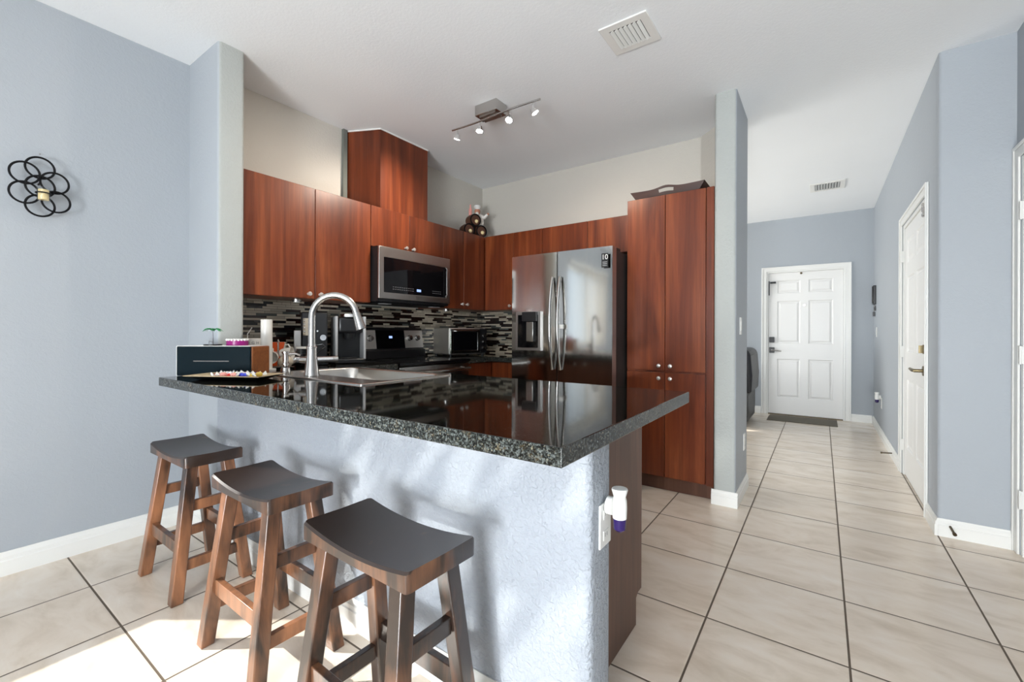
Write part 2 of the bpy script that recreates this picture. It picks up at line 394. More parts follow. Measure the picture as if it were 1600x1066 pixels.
def text(s, size, mat, parent, mw, name='lettering', ext=0.0004, align='CENTER'):
    cu = bpy.data.curves.new('t', 'FONT'); cu.body = s; cu.size = size; cu.extrude = ext; cu.align_x = align; cu.align_y = 'CENTER'
    o = bpy.data.objects.new('t', cu); C.objects.link(o); dg = bpy.context.evaluated_depsgraph_get()
    me = bpy.data.meshes.new_from_object(o.evaluated_get(dg)); bpy.data.objects.remove(o)
    me.transform(org(parent).inverted() @ mw); me.materials.clear(); me.materials.append(mat)
    n = bpy.data.objects.new(name, me); C.objects.link(n); n.parent = parent
    return n
def frame_mw(loc, right, up):      # text frame: x = right, y = up
    x = Vector(right).normalized(); y = Vector(up).normalized(); z = x.cross(y)
    m = Matrix((x, y, z)).transposed().to_4x4(); m.translation = Vector(loc); return m
FX = lambda X: (lambda u, v, d: (X + d, u, v))     # plane x = X, u = y, v = z
FY = lambda Y: (lambda u, v, d: (u, Y + d, v))     # plane y = Y, u = x, v = z

# ================================================================== SETTING
H = 2.74
plan = [(-3.25, -3.14), (0.98, -3.14), (0.98, 7.34), (-4.24, 7.34), (-4.24, 3.815), (-3.25, 3.815)]
struct(B().prism(plan, -0.12, 0).build('floor', M['floor']))
struct(B().prism(plan, H, H + 0.12).build('ceiling', M['ceiling']))
# left wall with window opening
b = B(); b.slab(FX(-3.11), [-3.0, -2.05, -0.07, 1.035], [0, 0.93, 2.20, H], lambda u, v: not (-2.05 < u < -0.07 and 0.93 < v < 2.20), -0.14, 0)
struct(b.build('wall_left', M['blue']))
# stub wall at the end of the bar, dining side blue, end face pale
poly = fillet([(-3.11, 1.0351, 0), (-2.71, 1.0351, 0.02), (-2.71, 1.172, 0.02), (-3.25, 1.172, 0), (-3.25, 1.0351, 0)], 0)
b = B(); b.prism(poly, 0, H, 0, lambda e, p: 0 if (e.x > abs(e.y) * 0.8 and p[1] < 1.06) else 1)
struct(b.build('wall_left_return', [M['blue'], M['pale']]))
struct(B().box(-3.24, -3.1, 1.173, 3.81, 0, H).build('wall_kitchen_left', M['grey']))
poly = fillet([(-3.24, 3.8101, 0), (-0.81, 3.8101, 0.03), (-0.59, 3.59, 0), (-0.5901, 3.18, 0.02), (-0.457, 3.18, 0.02), (-0.457, 3.70, 0.02), (-0.70, 3.94, 0.02), (-3.24, 3.94, 0)], 0)
b = B(); b.prism(poly, 0, H, 0, lambda e, p: 2 if p[0] > -0.478 and e.y > abs(e.x) else (1 if (p[1] < 3.3) else (2 if e.x < -0.01 and p[1] > 3.69 else 0)))
struct(b.build('wall_kitchen_back', [M['grey'], M['pale'], M['blue']]))
# half-height bar wall
poly = fillet([(-2.709, 1.035, 0), (-0.483, 1.035, 0.022), (-0.483, 1.174, 0.022), (-2.709, 1.174, 0)], 0)
struct(B().prism(poly, 0, 0.872).build('wall_peninsula', M['blue_rough']))
# living room and hall
struct(B().slab(FX(-4.1), [3.94, 4.6, 6.6, 7.2], [0, 0.4, 2.2, H], lambda u, v: not (4.6 < u < 6.6 and 0.4 < v < 2.2), -0.14, 0).build('wall_living_left', M['blue']))
struct(B().slab(FY(7.2), [-4.24, -0.645, 0.253, 0.69], [0, 2.012, H], lambda u, v: not (-0.645 < u < 0.253 and v < 2.012), 0, 0.14).build('wall_hall_end', M['blue']))
poly = fillet([(0.54, 3.43, 0.015), (0.98, 3.43, 0), (0.98, 3.56, 0), (0.68, 3.56, 0), (0.68, 3.7299, 0), (0.54, 3.7299, 0)], 0)
struct(B().prism(poly, 0, H).build('wall_right_return', M['blue']))
struct(B().slab(FX(0.54), [3.73, 3.765, 4.775, 7.2], [0, 2.018, H], lambda u, v: not (3.765 < u < 4.775 and v < 2.018), 0, 0.14).build('wall_hall_right', M['blue']))
struct(B().slab(FX(0.84), [-3.0, 2.45, 3.365, 3.43], [0, 2.06, H], lambda u, v: not (2.45 < u < 3.365 and v < 2.06), 0, 0.14).build('wall_right', M['blue']))
struct(B().slab(FY(-3.0), [-3.25, -0.65, 0.75, 0.98], [0, 2.13, H], lambda u, v: not (-0.65 < u < 0.75 and v < 2.13), -0.14, 0).build('wall_rear', M['blue']))
struct(B().slab(FX(-3.0995), [1.174, 3.8095], [0.9155, 1.359], lambda u, v: True, 0, 0.008).build('wall_backsplash_left', M['mosaic'], smooth=False))
struct(B().slab(FY(3.8095), [-3.09, -2.07], [0.9155, 1.359], lambda u, v: True, -0.008, 0).build('wall_backsplash_back', M['mosaic'], smooth=False))
struct(B().box(-9, -3.3, -8, 8, -0.2, -0.13).box(-3.2, 2, -9, -3.4, -0.2, -0.13).build('patio', M['ground']))

# baseboards : profile swept along straight runs
def baseboard(name, p0, p1, n, h=0.098, th=0.014, ext0=0.0, ext1=0.0):
    p0, p1, n = Vector(p0), Vector(p1), Vector(n); d = (p1 - p0).normalized(); p0 = p0 - d * ext0; p1 = p1 + d * ext1
    prof = [(0.0, 0.0), (th, 0.0), (th, h * 0.62), (th * 0.75, h * 0.66), (th * 0.75, h * 0.80), (th * 0.35, h * 0.92), (th * 0.3, h), (0, h)]
    b = B(); a = [b.bm.verts.new((p0 + n * (u + 0.0005)).to_3d() + Vector((0, 0, v))) for u, v in prof]
    c = [b.bm.verts.new((p1 + n * (u + 0.0005)).to_3d() + Vector((0, 0, v))) for u, v in prof]; k = len(prof)
    for i in range(k): b.bm.faces.new([a[i], a[(i + 1) % k], c[(i + 1) % k], c[i]])
    b.bm.faces.new(a[::-1]); b.bm.faces.new(c)
    return struct(b.build(name, M['trim'], angle=20))
baseboard('baseboard_left', (-3.11, -3.0), (-3.11, 1.02), (1, 0), 0.11)
baseboard('baseboard_left_return', (-3.095, 1.035), (-0.50, 1.035), (0, -1), 0.11)
baseboard('baseboard_column_front', (-0.59, 3.18), (-0.457, 3.18), (0, -1), ext0=0.012, ext1=0.014)
baseboard('baseboard_column_side', (-0.457, 3.18), (-0.457, 3.695), (1, 0))
baseboard('baseboard_hall_end', (0.317, 7.2), (0.526, 7.2), (0, -1))
baseboard('baseboard_living', (-4.1, 7.2), (-0.71, 7.2), (0, -1))
baseboard('baseboard_hall_right', (0.54, 4.842), (0.54, 7.2), (-1, 0))
baseboard('baseboard_corner_side', (0.54, 3.43), (0.54, 3.696), (-1, 0), ext0=0.014)
baseboard('baseboard_right_return', (0.54, 3.43), (0.826, 3.43), (0, -1))
baseboard('baseboard_right', (0.84, -3.0), (0.84, 2.385), (-1, 0))

# casings and doors --------------------------------------------------
def casing(name, fn, u0, u1, v1, wdt, th, sgn):
    b = B()
    L = [(u0, 0), (u0 + wdt, 0), (u0 + wdt, v1 - wdt), (u1 - wdt, v1 - wdt), (u1 - wdt, 0), (u1, 0), (u1, v1), (u0, v1)]
    b.extr(L, fn, sgn * 0.0006, sgn * th)
    i = wdt * 0.3
    L2 = [(u0, 0), (u0 + i, 0), (u0 + i, v1 - i), (u1 - i, v1 - i), (u1 - i, 0), (u1, 0), (u1, v1), (u0, v1)]
    b.extr(L2, fn, sgn * th, sgn * (th + 0.007))
    return struct(b.build(name, M['trim'], bevel=0.003))
def panel_leaf(fn, u0, u1, v0, v1, th, sgn, parent):
    W = u1 - u0; Hh = v1 - v0; st = W * 0.125; mid = W * 0.11
    cols = [(u0 + st, (u0 + u1) / 2 - mid / 2), ((u0 + u1) / 2 + mid / 2, u1 - st)]
    rows = [(v0 + 0.115 * Hh, v0 + 0.39 * Hh), (v0 + 0.50 * Hh, v0 + 0.80 * Hh), (v0 + 0.855 * Hh, v0 + 0.945 * Hh)]
    us = sorted({u0, u1, *[x for c in cols for x in c]}); vs = sorted({v0, v1, *[x for r_ in rows for x in r_]})
    isp = lambda u, v: any(a < u < b_ for a, b_ in cols) and any(a < v < b_ for a, b_ in rows)
    b = B(); b.slab(fn, us, vs, lambda u, v: not isp(u, v), 0, sgn * -th)
    for c in cols:
        for r_ in rows:
            a0, a1, b0, b1 = c[0], c[1], r_[0], r_[1]; lv = [(0, 0), (0.010, -0.009), (0.020, -0.009), (0.040, -0.002)]
            q = [[fn(a0 + i, b0 + i, sgn * d), fn(a1 - i, b0 + i, sgn * d), fn(a1 - i, b1 - i, sgn * d), fn(a0 + i, b1 - i, sgn * d)] for i, d in lv]
            for A, Bq in zip(q, q[1:]):
                for k in range(4): b.face([A[k], A[(k + 1) % 4], Bq[(k + 1) % 4], Bq[k]])
            b.face(q[-1])
    o = b.build('leaf', M['door_white'], parent, angle=20); return o
# door 1, front door at the end of the hall
d1 = struct(B().slab(FY(7.2), [-0.6445, -0.622, 0.232, 0.2525], [0, 1.992, 2.0115], lambda u, v: not (-0.622 < u < 0.232 and v < 1.992), 0.002, 0.138).build('door_1', M['trim']))
panel_leaf(FY(7.225), -0.620, 0.230, 0.012, 1.99, 0.04, -1, d1)
casing('trim_1', FY(7.2), -0.705, 0.316, 2.073, 0.062, 0.012, -1)
for z, nm in ((1.05, 'deadbolt'), (0.905, 'lock_plate')):
    B().extr(fillet([(-0.61, z - 0.04), (-0.545, z - 0.04), (-0.545, z + 0.04), (-0.61, z + 0.04)], 0.008), FY(7.224), -0.022, 0).build(nm, M['black'], d1)
B().tube([(-0.578, 7.20, 0.905), (-0.578, 7.165, 0.905), (-0.55, 7.155, 0.903), (-0.46, 7.155, 0.893)], 0.009).build('lever_handle', M['nickel'], d1)
B().cyl((-0.195, 7.2255, 1.53), (-0.195, 7.218, 1.53), 0.013).build('peephole', M['nickel'], d1)
B().box(-0.60, -0.53, 7.19, 7.223, 1.845, 1.87).box(-0.617, -0.607, 7.19, 7.223, 1.68, 1.88).build('door_guard', M['black'], d1)
B().cyl((-0.232, 7.224, 1.97), (-0.232, 7.205, 1.97), 0.014).build('door_sensor', M['bronze'], d1)
B().box(-0.62, 0.23, 7.19, 7.33, 0.0005, 0.011).build('threshold', M['bronze'], d1)
# door 2, closet door in the hall right wall
d2 = struct(B().slab(FX(0.54), [3.7655, 3.79, 4.745, 4.7745], [0, 1.99, 2.0175], lambda u, v: not (3.79 < u < 4.745 and v < 1.99), 0.002, 0.138).build('door_2', M['trim']))
panel_leaf(FX(0.551), 3.793, 4.742, 0.012, 1.987, 0.04, -1, d2)
casing('trim_2', FX(0.54), 3.70, 4.84, 2.083, 0.062, 0.012, -1)
for z in (1.766, 0.996, 0.242):
    B().box(0.528, 0.5505, 4.735, 4.752, z - 0.045, z + 0.045).cyl((0.527, 4.744, z - 0.047), (0.527, 4.744, z + 0.047), 0.006, seg=10).build('hinge', M['white'], d2)
B().cyl((0.5505, 3.86, 0.90), (0.535, 3.86, 0.90), 0.032).tube([(0.54, 3.86, 0.90), (0.495, 3.86, 0.90), (0.49, 3.90, 0.90), (0.488, 3.98, 0.905)], [0.011, 0.011, 0.011, 0.008]).build('lever_handle', M['brass'], d2)
B().cyl((0.5505, 3.86, 1.04), (0.535, 3.86, 1.04), 0.03).box(0.515, 0.536, 3.855, 3.865, 1.015, 1.065).build('deadbolt', M['brass'], d2)
B().box(0.525, 0.5505, 3.80, 3.85, 1.90, 1.915).cyl((0.53, 3.82, 1.89), (0.53, 3.82, 1.955), 0.006).cyl((0.53, 3.845, 1.93), (0.53, 3.845, 1.985), 0.006).build('door_latch', M['nickel'], d2)
# door 3, right wall beside the corner
d3 = struct(B().slab(FX(0.84), [2.4505, 2.475, 3.34, 3.3645], [0, 2.035, 2.0595], lambda u, v: not (2.475 < u < 3.34 and v < 2.035), 0.002, 0.138).build('door_3', M['trim']))
panel_leaf(FX(0.851), 2.478, 3.337, 0.012, 2.032, 0.04, -1, d3)
casing('trim_3', FX(0.84), 2.39, 3.4285, 2.122, 0.062, 0.012, -1)
for z in (1.776, 1.033, 0.29):
    B().box(0.835, 0.8505, 3.334, 3.346, z - 0.045, z + 0.045).cyl((0.832, 3.34, z - 0.047), (0.832, 3.34, z + 0.047), 0.005, seg=10).build('hinge', M['white'], d3)
# windows behind the photographer
w1 = struct(B().slab(FX(-3.2), [-2.049, -1.99, -1.09, -1.03, -0.13, -0.071], [0.931, 0.985, 2.145, 2.199], lambda u, v: not ((-1.99 < u < -1.09 or -1.03 < u < -0.13) and 0.985 < v < 2.145), -0.04, 0.03).build('window_1', M['trim']))
B().box(-3.202, -3.198, -1.99, -1.09, 0.985, 2.145).box(-3.202, -3.198, -1.03, -0.13, 0.985, 2.145).build('pane', M['pane'], w1)
t = thing('vertical_blind', 'white vertical blind slats gathered along the left window', 'blind', (-3.06, -1.4, 2.2))
B().box(-3.085, -3.035, -2.04, -0.10, 2.205, 2.245).build('head_rail', M['trim'], t)
for k in range(8):
    y = -0.86 - 0.155 * k; B().obox((-3.06, y, 1.55), (math.cos(R(48 + 3 * (k % 3))), math.sin(R(48 + 3 * (k % 3))), 0), (-math.sin(R(48 + 3 * (k % 3))), math.cos(R(48 + 3 * (k % 3))), 0), (0.018 * ((k % 3) - 1), 0.03, 1), 0.044, 0.0008, 0.65).build('slat', M['blind_slat'], t)
w2 = struct(B().slab(FY(-3.09), [-0.649, -0.59, 0.01, 0.08, 0.69, 0.749], [0.0, 0.07, 2.06, 2.129], lambda u, v: not ((-0.59 < u < 0.01 or 0.08 < u < 0.69) and 0.07 < v < 2.06), -0.04, 0.03).build('window_2', M['trim']))
B().box(-0.59, 0.01, -3.094, -3.09, 0.07, 2.06).box(0.08, 0.69, -3.094, -3.09, 0.07, 2.06).build('pane', M['pane'], w2)
w3 = struct(B().slab(FX(-4.2), [4.601, 4.66, 5.57, 5.63, 6.54, 6.599], [0.401, 0.46, 2.14, 2.199], lambda u, v: not ((4.66 < u < 5.57 or 5.63 < u < 6.54) and 0.46 < v < 2.14), -0.04, 0.03).build('window_3', M['trim']))
B().box(-4.202, -4.198, 4.66, 5.57, 0.46, 2.14).box(-4.202, -4.198, 5.63, 6.54, 0.46, 2.14).build('pane', M['pane'], w3)

# ================================================================== CABINETS
def knob(p, n, parent, name='knob'):
    n = Vector(n); p = Vector(p)
    B().lathe([(0, 0), (0.009, 0), (0.005, 0.006), (0.005, 0.012), (0.013, 0.017), (0.015, 0.022), (0.012, 0.028), (0, 0.031)], p, 16, 0, n).build(name, M['knob'], parent)
def door_x(X, y0, y1, z0, z1, parent, kn=None, m='cherry'):      # door whose face looks to +x
    d = B().box(X - 0.019, X, y0 + 0.0018, y1 - 0.0018, z0 + 0.0015, z1 - 0.0015).build('door', M[m], parent, bevel=0.002)
    if kn: knob((X, kn[0], kn[1]), (1, 0, 0), d)
def door_y(Y, x0, x1, z0, z1, parent, kn=None, m='cherry', sgn=-1):
    d = B().box(x0 + 0.0018, x1 - 0.0018, min(Y, Y - sgn * 0.019), max(Y, Y - sgn * 0.019), z0 + 0.0015, z1 - 0.0015).build('door', M[m], parent, bevel=0.002)
    if kn: knob((kn[0], Y, kn[1]), (0, sgn, 0), d)
G = 'cherry wall cabinets'
t = thing('wall_cabinet', 'tall-doored cherry wall cabinet next to the blue wall end, left of the microwave', 'cabinet', (-3.09, 1.19, 1.36), group=G)
B().box(-3.095, -2.795, 1.192, 2.083, 1.36, 2.10).build('body', M['cherry'], t)
door_x(-2.775, 1.192, 1.64, 1.36, 2.10, t, (1.593, 1.391)); door_x(-2.775, 1.64, 2.083, 1.36, 2.10, t, (1.674, 1.391))
t = thing('wall_cabinet', 'short cherry wall cabinet directly above the microwave', 'cabinet', (-3.09, 2.09, 1.79), group=G)
B().box(-3.095, -2.795, 2.085, 2.853, 1.79, 2.10).build('body', M['cherry'], t)
door_x(-2.775, 2.085, 2.46, 1.79, 2.10, t, (2.418, 1.822)); door_x(-2.775, 2.46, 2.853, 1.79, 2.10, t, (2.497, 1.822))
t = thing('wall_cabinet', 'cherry wall cabinet between the microwave and the kitchen corner', 'cabinet', (-3.09, 2.86, 1.36), group=G)
B().box(-3.095, -2.795, 2.855, 3.795, 1.36, 2.10).build('body', M['cherry'], t)
door_x(-2.775, 2.855, 3.135, 1.36, 2.10, t, (3.10, 1.405)); door_x(-2.775, 3.135, 3.447, 1.36, 2.10, t, (3.168, 1.405))
t = thing('wall_cabinet', 'cherry wall cabinet between the kitchen corner and the refrigerator', 'cabinet', (-2.775, 3.8, 1.36), group=G)
B().box(-2.774, -2.102, 3.47, 3.795, 1.36, 2.10).build('body', M['cherry'], t)
door_y(3.45, -2.773, -2.42, 1.36, 2.10, t, (-2.455, 1.397)); door_y(3.45, -2.42, -2.102, 1.36, 2.10, t)
t = thing('wall_cabinet', 'shallow cherry wall cabinet above the refrigerator', 'cabinet', (-2.1, 3.8, 1.8), group=G)
B().box(-2.10, -1.206, 3.47, 3.795, 1.80, 2.10).build('body', M['cherry'], t)
door_y(3.45, -2.10, -1.645, 1.80, 2.10, t); door_y(3.45, -1.645, -1.206, 1.80, 2.10, t)
t = thing('pantry_cabinet', 'full-height cherry pantry cabinet right of the refrigerator', 'cabinet', (-1.2, 3.79, 0))
B().box(-1.20, -0.645, 3.22, 3.56, 0.10, 2.133).build('body', M['cherry'], t)
B().box(-1.19, -0.594, 3.25, 3.262, 0.001, 0.10).build('toe_kick', M['cherry_dark'], t)
B().box(-0.641, -0.594, 3.20, 3.219, 0.10, 2.133).build('filler_strip', M['cherry'], t, bevel=0.002)
for (x0, x1, kx) in ((-1.20, -0.918, -0.956), (-0.918, -0.645, -0.876)):
    door_y(3.20, x0, x1, 0.868, 2.133, t, (kx, 0.905)); door_y(3.20, x0, x1, 0.107, 0.858, t, (kx, 0.815))
# vent chimney
t = thing('vent_chimney', 'boxed-in cherry vent chimney from the cabinet top to the ceiling', 'vent cover', (-2.9, 2.4, 2.10))
B().prism([(-3.098, 2.093), (-2.832, 2.214), (-2.832, 2.717), (-3.098, 2.717)], 2.1015, 2.729).build('body', M['cherry'], t)
B().prism([(-3.098, 2.085), (-2.826, 2.209), (-2.826, 2.722), (-3.098, 2.722)], 2.7295, 2.739).build('caulk_strip', M['trim'], t)
B().box(-3.0985, -3.075, 2.05, 2.085, 2.1015, 2.739).build('unpainted_wall_strip', M['plywood'], t)
# base cabinets
t = thing('base_cabinet', 'sink base cabinet with brown end panel behind the bar wall', 'cabinet', (-1.5, 1.4, 0), group='cherry base cabinets')
prof = [(1.176, 0.0015), (1.68, 0.0015), (1.68, 0.105), (1.70, 0.118), (1.741, 0.118), (1.741, 0.872), (1.176, 0.872)]
B().extr(prof, lambda u, v, d: (-0.589 + d, u, v), -0.018, 0).build('end_panel', M['cherry_dark'], t)
B().box(-2.45, -1.60, 1.70, 1.7205, 0.11, 0.872).box(-1.60, -0.608, 1.176, 1.72, 0.11, 0.872).build('body', M['cherry_dark'], t)
B().box(-2.45, -0.608, 1.66, 1.675, 0.0015, 0.109).build('toe_kick', M['cherry_dark'], t)
for i, (x0, x1) in enumerate(((-2.45, -1.99), (-1.99, -1.60), (-1.60, -1.10), (-1.10, -0.609))):
    door_y(1.7415, x0, x1, 0.118, 0.868, t, ((x1 - 0.05) if i % 2 == 0 else (x0 + 0.05), 0.82), 'cherry_dark', sgn=1)
t = thing('base_cabinet', 'base cabinet under the coffee machines, against the left kitchen wall', 'cabinet', (-2.8, 1.6, 0), group='cherry base cabinets')
B().box(-3.095, -2.51, 1.18, 2.083, 0.10, 0.872).build('body', M['cherry_dark'], t)
B().box(-3.095, -2.56, 1.18, 2.083, 0.0015, 0.099).build('toe_kick', M['cherry_dark'], t)
door_x(-2.488, 1.76, 2.083, 0.11, 0.868, t, (1.80, 0.82), 'cherry')
t = thing('base_cabinet', 'corner base cabinet below the toaster oven and left of the refrigerator', 'cabinet', (-2.8, 3.4, 0), group='cherry base cabinets')
B().prism([(-3.095, 2.857), (-2.51, 2.857), (-2.51, 3.22), (-2.08, 3.22), (-2.08, 3.80), (-3.095, 3.80)], 0.10, 0.872).build('body', M['cherry'], t)
B().prism([(-3.095, 2.857), (-2.56, 2.857), (-2.56, 3.26), (-2.08, 3.26), (-2.08, 3.80), (-3.095, 3.80)], 0.0015, 0.099).build('toe_kick', M['cherry_dark'], t)
door_x(-2.488, 2.857, 3.197, 0.11, 0.70, t, (2.90, 0.65))
B().box(-2.507, -2.488, 2.859, 3.195, 0.703, 0.868).build('drawer', M['cherry'], t, bevel=0.002)
door_y(3.20, -2.485, -2.08, 0.11, 0.70, t, (-2.13, 0.65))
dr = B().box(-2.483, -2.082, 3.20, 3.219, 0.703, 0.868).build('drawer', M['cherry'], t, bevel=0.002); knob((-2.17, 3.20, 0.80), (0, -1, 0), dr)

# worktops ------------------------------------------------------------
XY = lambda u, v, d: (u, v, d)
def top_keep(u, v):
    pen = -2.65 < u < -0.414 and 0.757 < v < 1.766
    join = -2.705 < u <= -2.65 and 1.176 < v < 2.085
    left = -3.09 < u < -2.465 and 1.176 < v < 2.085
    hole = -2.395 < u < -1.595 and 1.27 < v < 1.67
    return (pen or left or join) and not hole
us = [-3.09, -2.705, -2.65, -2.465, -2.395, -1.595, -0.414]; vs = [0.757, 1.176, 1.27, 1.67, 1.766, 2.085]
o = B().slab(XY, us, vs, top_keep, 0.8735, 0.915, 0, 1).build('granite_worktop', [M['granite'], M['granite_edge']], bevel=0.003, smooth=False)
tag(o, 'L-shaped polished black granite bar worktop above the three stools', 'worktop')
us = [-3.09, -2.465, -2.072]; vs = [2.852, 3.175, 3.80]
o = B().slab(XY, us, vs, lambda u, v: not (u > -2.465 and v < 3.175), 0.8735, 0.915, 0, 1).build('granite_worktop', [M['granite'], M['granite_edge']], bevel=0.003, smooth=False)
tag(o, 'black granite corner worktop between the stove and the refrigerator', 'worktop')

# sink ---------------------------------------------------------------
t = thing('kitchen_sink', 'stainless steel drop-in sink set in the black bar worktop', 'sink', (-1.99, 1.42, 0.915))
b = B(); x0, x1, y0, y1 = -2.415, -1.572, 1.135, 1.69
bx0, bx1, by0, by1 = -2.375, -1.615, 1.285, 1.655
def rr(x0, x1, y0, y1, r, n=6):
    out = []
    for cx, cy, a0 in ((x1 - r, y0 + r, -90), (x1 - r, y1 - r, 0), (x0 + r, y1 - r, 90), (x0 + r, y0 + r, 180)):
        for k in range(n + 1): a = R(a0 + 90 * k / n); out.append((cx + r * math.cos(a), cy + r * math.sin(a)))
    return out
rings = [(rr(x0, x1, y0, y1, 0.018), 0.9155), (rr(x0, x1, y0, y1, 0.018), 0.919), (rr(x0 + .006, x1 - .006, y0 + .006, y1 - .006, 0.018), 0.9225), (rr(x0 + .016, x1 - .016, y0 + .016, y1 - .016, 0.018), 0.9205),
         (rr(bx0 - .004, bx1 + .004, by0 - .004, by1 + .004, 0.065), 0.9195), (rr(bx0, bx1, by0, by1, 0.06), 0.915), (rr(bx0 + .006, bx1 - .006, by0 + .006, by1 - .006, 0.06), 0.75),
         (rr(bx0 + .04, bx1 - .04, by0 + .04, by1 - .04, 0.05), 0.725)]
vr = [[b.bm.verts.new((p[0], p[1], z)) for p in poly] for poly, z in rings]
for A, Bq in zip(vr, vr[1:]):
    n = len(A)
    for i in range(n): b.bm.faces.new([A[i], A[(i + 1) % n], Bq[(i + 1) % n], Bq[i]])
b.bm.faces.new(vr[-1]); b.build('basin', M['steel_sink'], t, angle=50)
B().lathe([(0.045, 0), (0.042, 0.004), (0.02, 0.003), (0, 0.002)], (-1.99, 1.47, 0.7255), 20).build('drain', M['chrome'], t)
# faucet
t = thing('faucet', 'tall brushed nickel gooseneck faucet rising behind the sink', 'faucet', (-2.074, 1.21, 0.9215))
fx, fy = -2.074, 1.21
B().lathe([(0, 0), (0.036, 0), (0.036, 0.006), (0.034, 0.012), (0.033, 0.02), (0.028, 0.06), (0.024, 0.10), (0.023, 0.135), (0.0255, 0.137), (0.0255, 0.145), (0.019, 0.148), (0.018, 0.16), (0, 0.16)], (fx, fy, 0.9215), 28).build('base', M['nickel'], t)
dx, dy = 0.75, 0.66; rad = 0.108
pts = [(fx, fy, 1.07), (fx, fy, 1.15), (fx, fy, 1.215)]
for k in range(1, 15):
    a = PI * k / 14 * 0.94; pts.append((fx + dx * rad * (1 - math.cos(a)), fy + dy * rad * (1 - math.cos(a)), 1.215 + rad * math.sin(a)))
B().tube(pts, 0.0168, 16).build('spout', M['nickel'], t)
e = Vector(pts[-1]); e2 = (e - Vector(pts[-2])).normalized(); B().tube([e, e + e2 * 0.02, e + e2 * 0.07, e + e2 * 0.085], [0.0185, 0.020, 0.025, 0.0255], 16).build('spray_head', M['nickel'], t)
B().tube([(fx - 0.018, fy - 0.004, 0.995), (fx - 0.05, fy - 0.02, 0.998), (fx - 0.06, fy - 0.025, 0.998)], [0.016, 0.016, 0.014], 16).tube([(fx - 0.06, fy - 0.025, 0.998), (fx - 0.085, fy - 0.03, 1.0), (fx - 0.105, fy - 0.035, 0.985)], [0.007, 0.006, 0.005], 10).build('lever', M['nickel'], t)
t = thing('soap_dispenser', 'small brushed nickel soap dispenser left of the faucet', 'soap dispenser', (-2.325, 1.21, 0.9205))
B().lathe([(0, 0), (0.024, 0), (0.025, 0.01), (0.022, 0.028), (0.012, 0.036), (0.012, 0.045), (0, 0.045)], (-2.325, 1.21, 0.921), 20).build('base', M['nickel'], t)
B().lathe([(0.019, 0), (0.019, 0.006), (0.014, 0.010), (0.014, 0.055), (0.019, 0.06), (0.019, 0.068), (0, 0.068)], (-2.325, 1.21, 0.966), 20).tube([(-2.325, 1.21, 1.02), (-2.30, 1.25, 1.022), (-2.29, 1.27, 1.012)], 0.006, 8).build('pump', M['nickel'], t)

# ================================================================== APPLIANCES
# refrigerator
t = thing('refrigerator', 'stainless steel french-door refrigerator beside the pantry cabinet', 'refrigerator', (-1.63, 3.3, 0))
B().box(-2.055, -1.212, 3.0, 3.76, 0.02, 1.735).build('body', M['dark_grey'], t, bevel=0.004)
def fdoor(x0, x1, z0, z1, bulge=0.006, name='door'):
    b = B(); n = 16; P = []
    for k in range(n + 1):
        u = k / n; xx = x0 + (x1 - x0) * u; P.append((xx, 2.918 - bulge * (1 - (2 * ((xx + 2.06) / 0.86) - 1) ** 2)))
    P += [(x1, 2.99), (x0, 2.99)]
    a = [b.bm.verts.new((x, y, z0)) for x, y in P]; c = [b.bm.verts.new((x, y, z1)) for x, y in P]; m = len(P)
    b.bm.faces.new(a[::-1]).material_index = 1; b.bm.faces.new(c).material_index = 1
    for i in range(m): b.bm.faces.new([a[i], a[(i + 1) % m], c[(i + 1) % m], c[i]]).material_index = 0 if i < n else 1
    return b.build(name, [M['steel_fridge'], M['steel_dark']], t, angle=30)
fl = fdoor(-2.06, -1.642, 0.72, 1.752); fr_ = fdoor(-1.634, -1.20, 0.72, 1.752); fdoor(-2.06, -1.20, 0.08, 0.708, name='freezer_drawer')
ff = lambda x: 2.918 - 0.006 * (1 - (2 * ((x + 2.06) / 0.86) - 1) ** 2)
for hx, dd in ((-1.672, fl), (-1.604, fr_)):
    pts = []; n = 14
    for k in range(n + 1):
        u = k / n; z = 0.86 + 0.70 * u; pts.append((hx, ff(hx) - 0.012 - 0.045 * math.sin(PI * u) ** 0.7, z))
    b = B(); b.tube(pts, 0.013, 10, flat=0.8); b.build('handle', M['steel'], dd)
    B().box(-1.60, -1.57, 2.875, 2.892, 1.17, 1.20).build('tag', M['white'], fr_) if dd is fr_ else None
dsp = B().slab(FY(2.90), [-2.005, -1.985, -1.795, -1.775], [1.0, 1.02, 1.28, 1.305], lambda u, v: not (-1.985 < u < -1.795 and 1.02 < v < 1.28), -0.008, 0.05).build('dispenser', M['steel_dark'], fl)
B().box(-1.983, -1.797, 2.8925, 2.894, 1.022, 1.279).build('recess', M['black_glass'], dsp)
B().box(-1.93, -1.80, 2.868, 2.892, 1.23, 1.30).build('spout_block', M['black'], dsp)
B().box(-1.895, -1.83, 2.874, 2.8915, 1.07, 1.225).build('paddle', M['steel'], dsp, bevel=0.004)
st = B().box(-1.272, -1.222, 2.9065, 2.9075, 1.60, 1.70).build('sticker', M['black'], fr_)
st.matrix_local = st.matrix_local @ Matrix.Translation((0, -0.012, 0))
text('10', 0.05, M['white'], st, frame_mw((-1.247, 2.9060, 1.672), (1, 0, 0), (0, 0, 1)))
for z in (1.638, 1.626, 1.614):
    B().box(-1.264, -1.230, 2.9058, 2.9064, z - 0.002, z + 0.002).build('text_line', M['grey_plastic'], st)
for hx in (-1.32, -2.05): B().box(hx, hx + 0.105, 3.0, 3.10, 1.7365, 1.757).build('hinge_cover', M['dark_grey'], t)

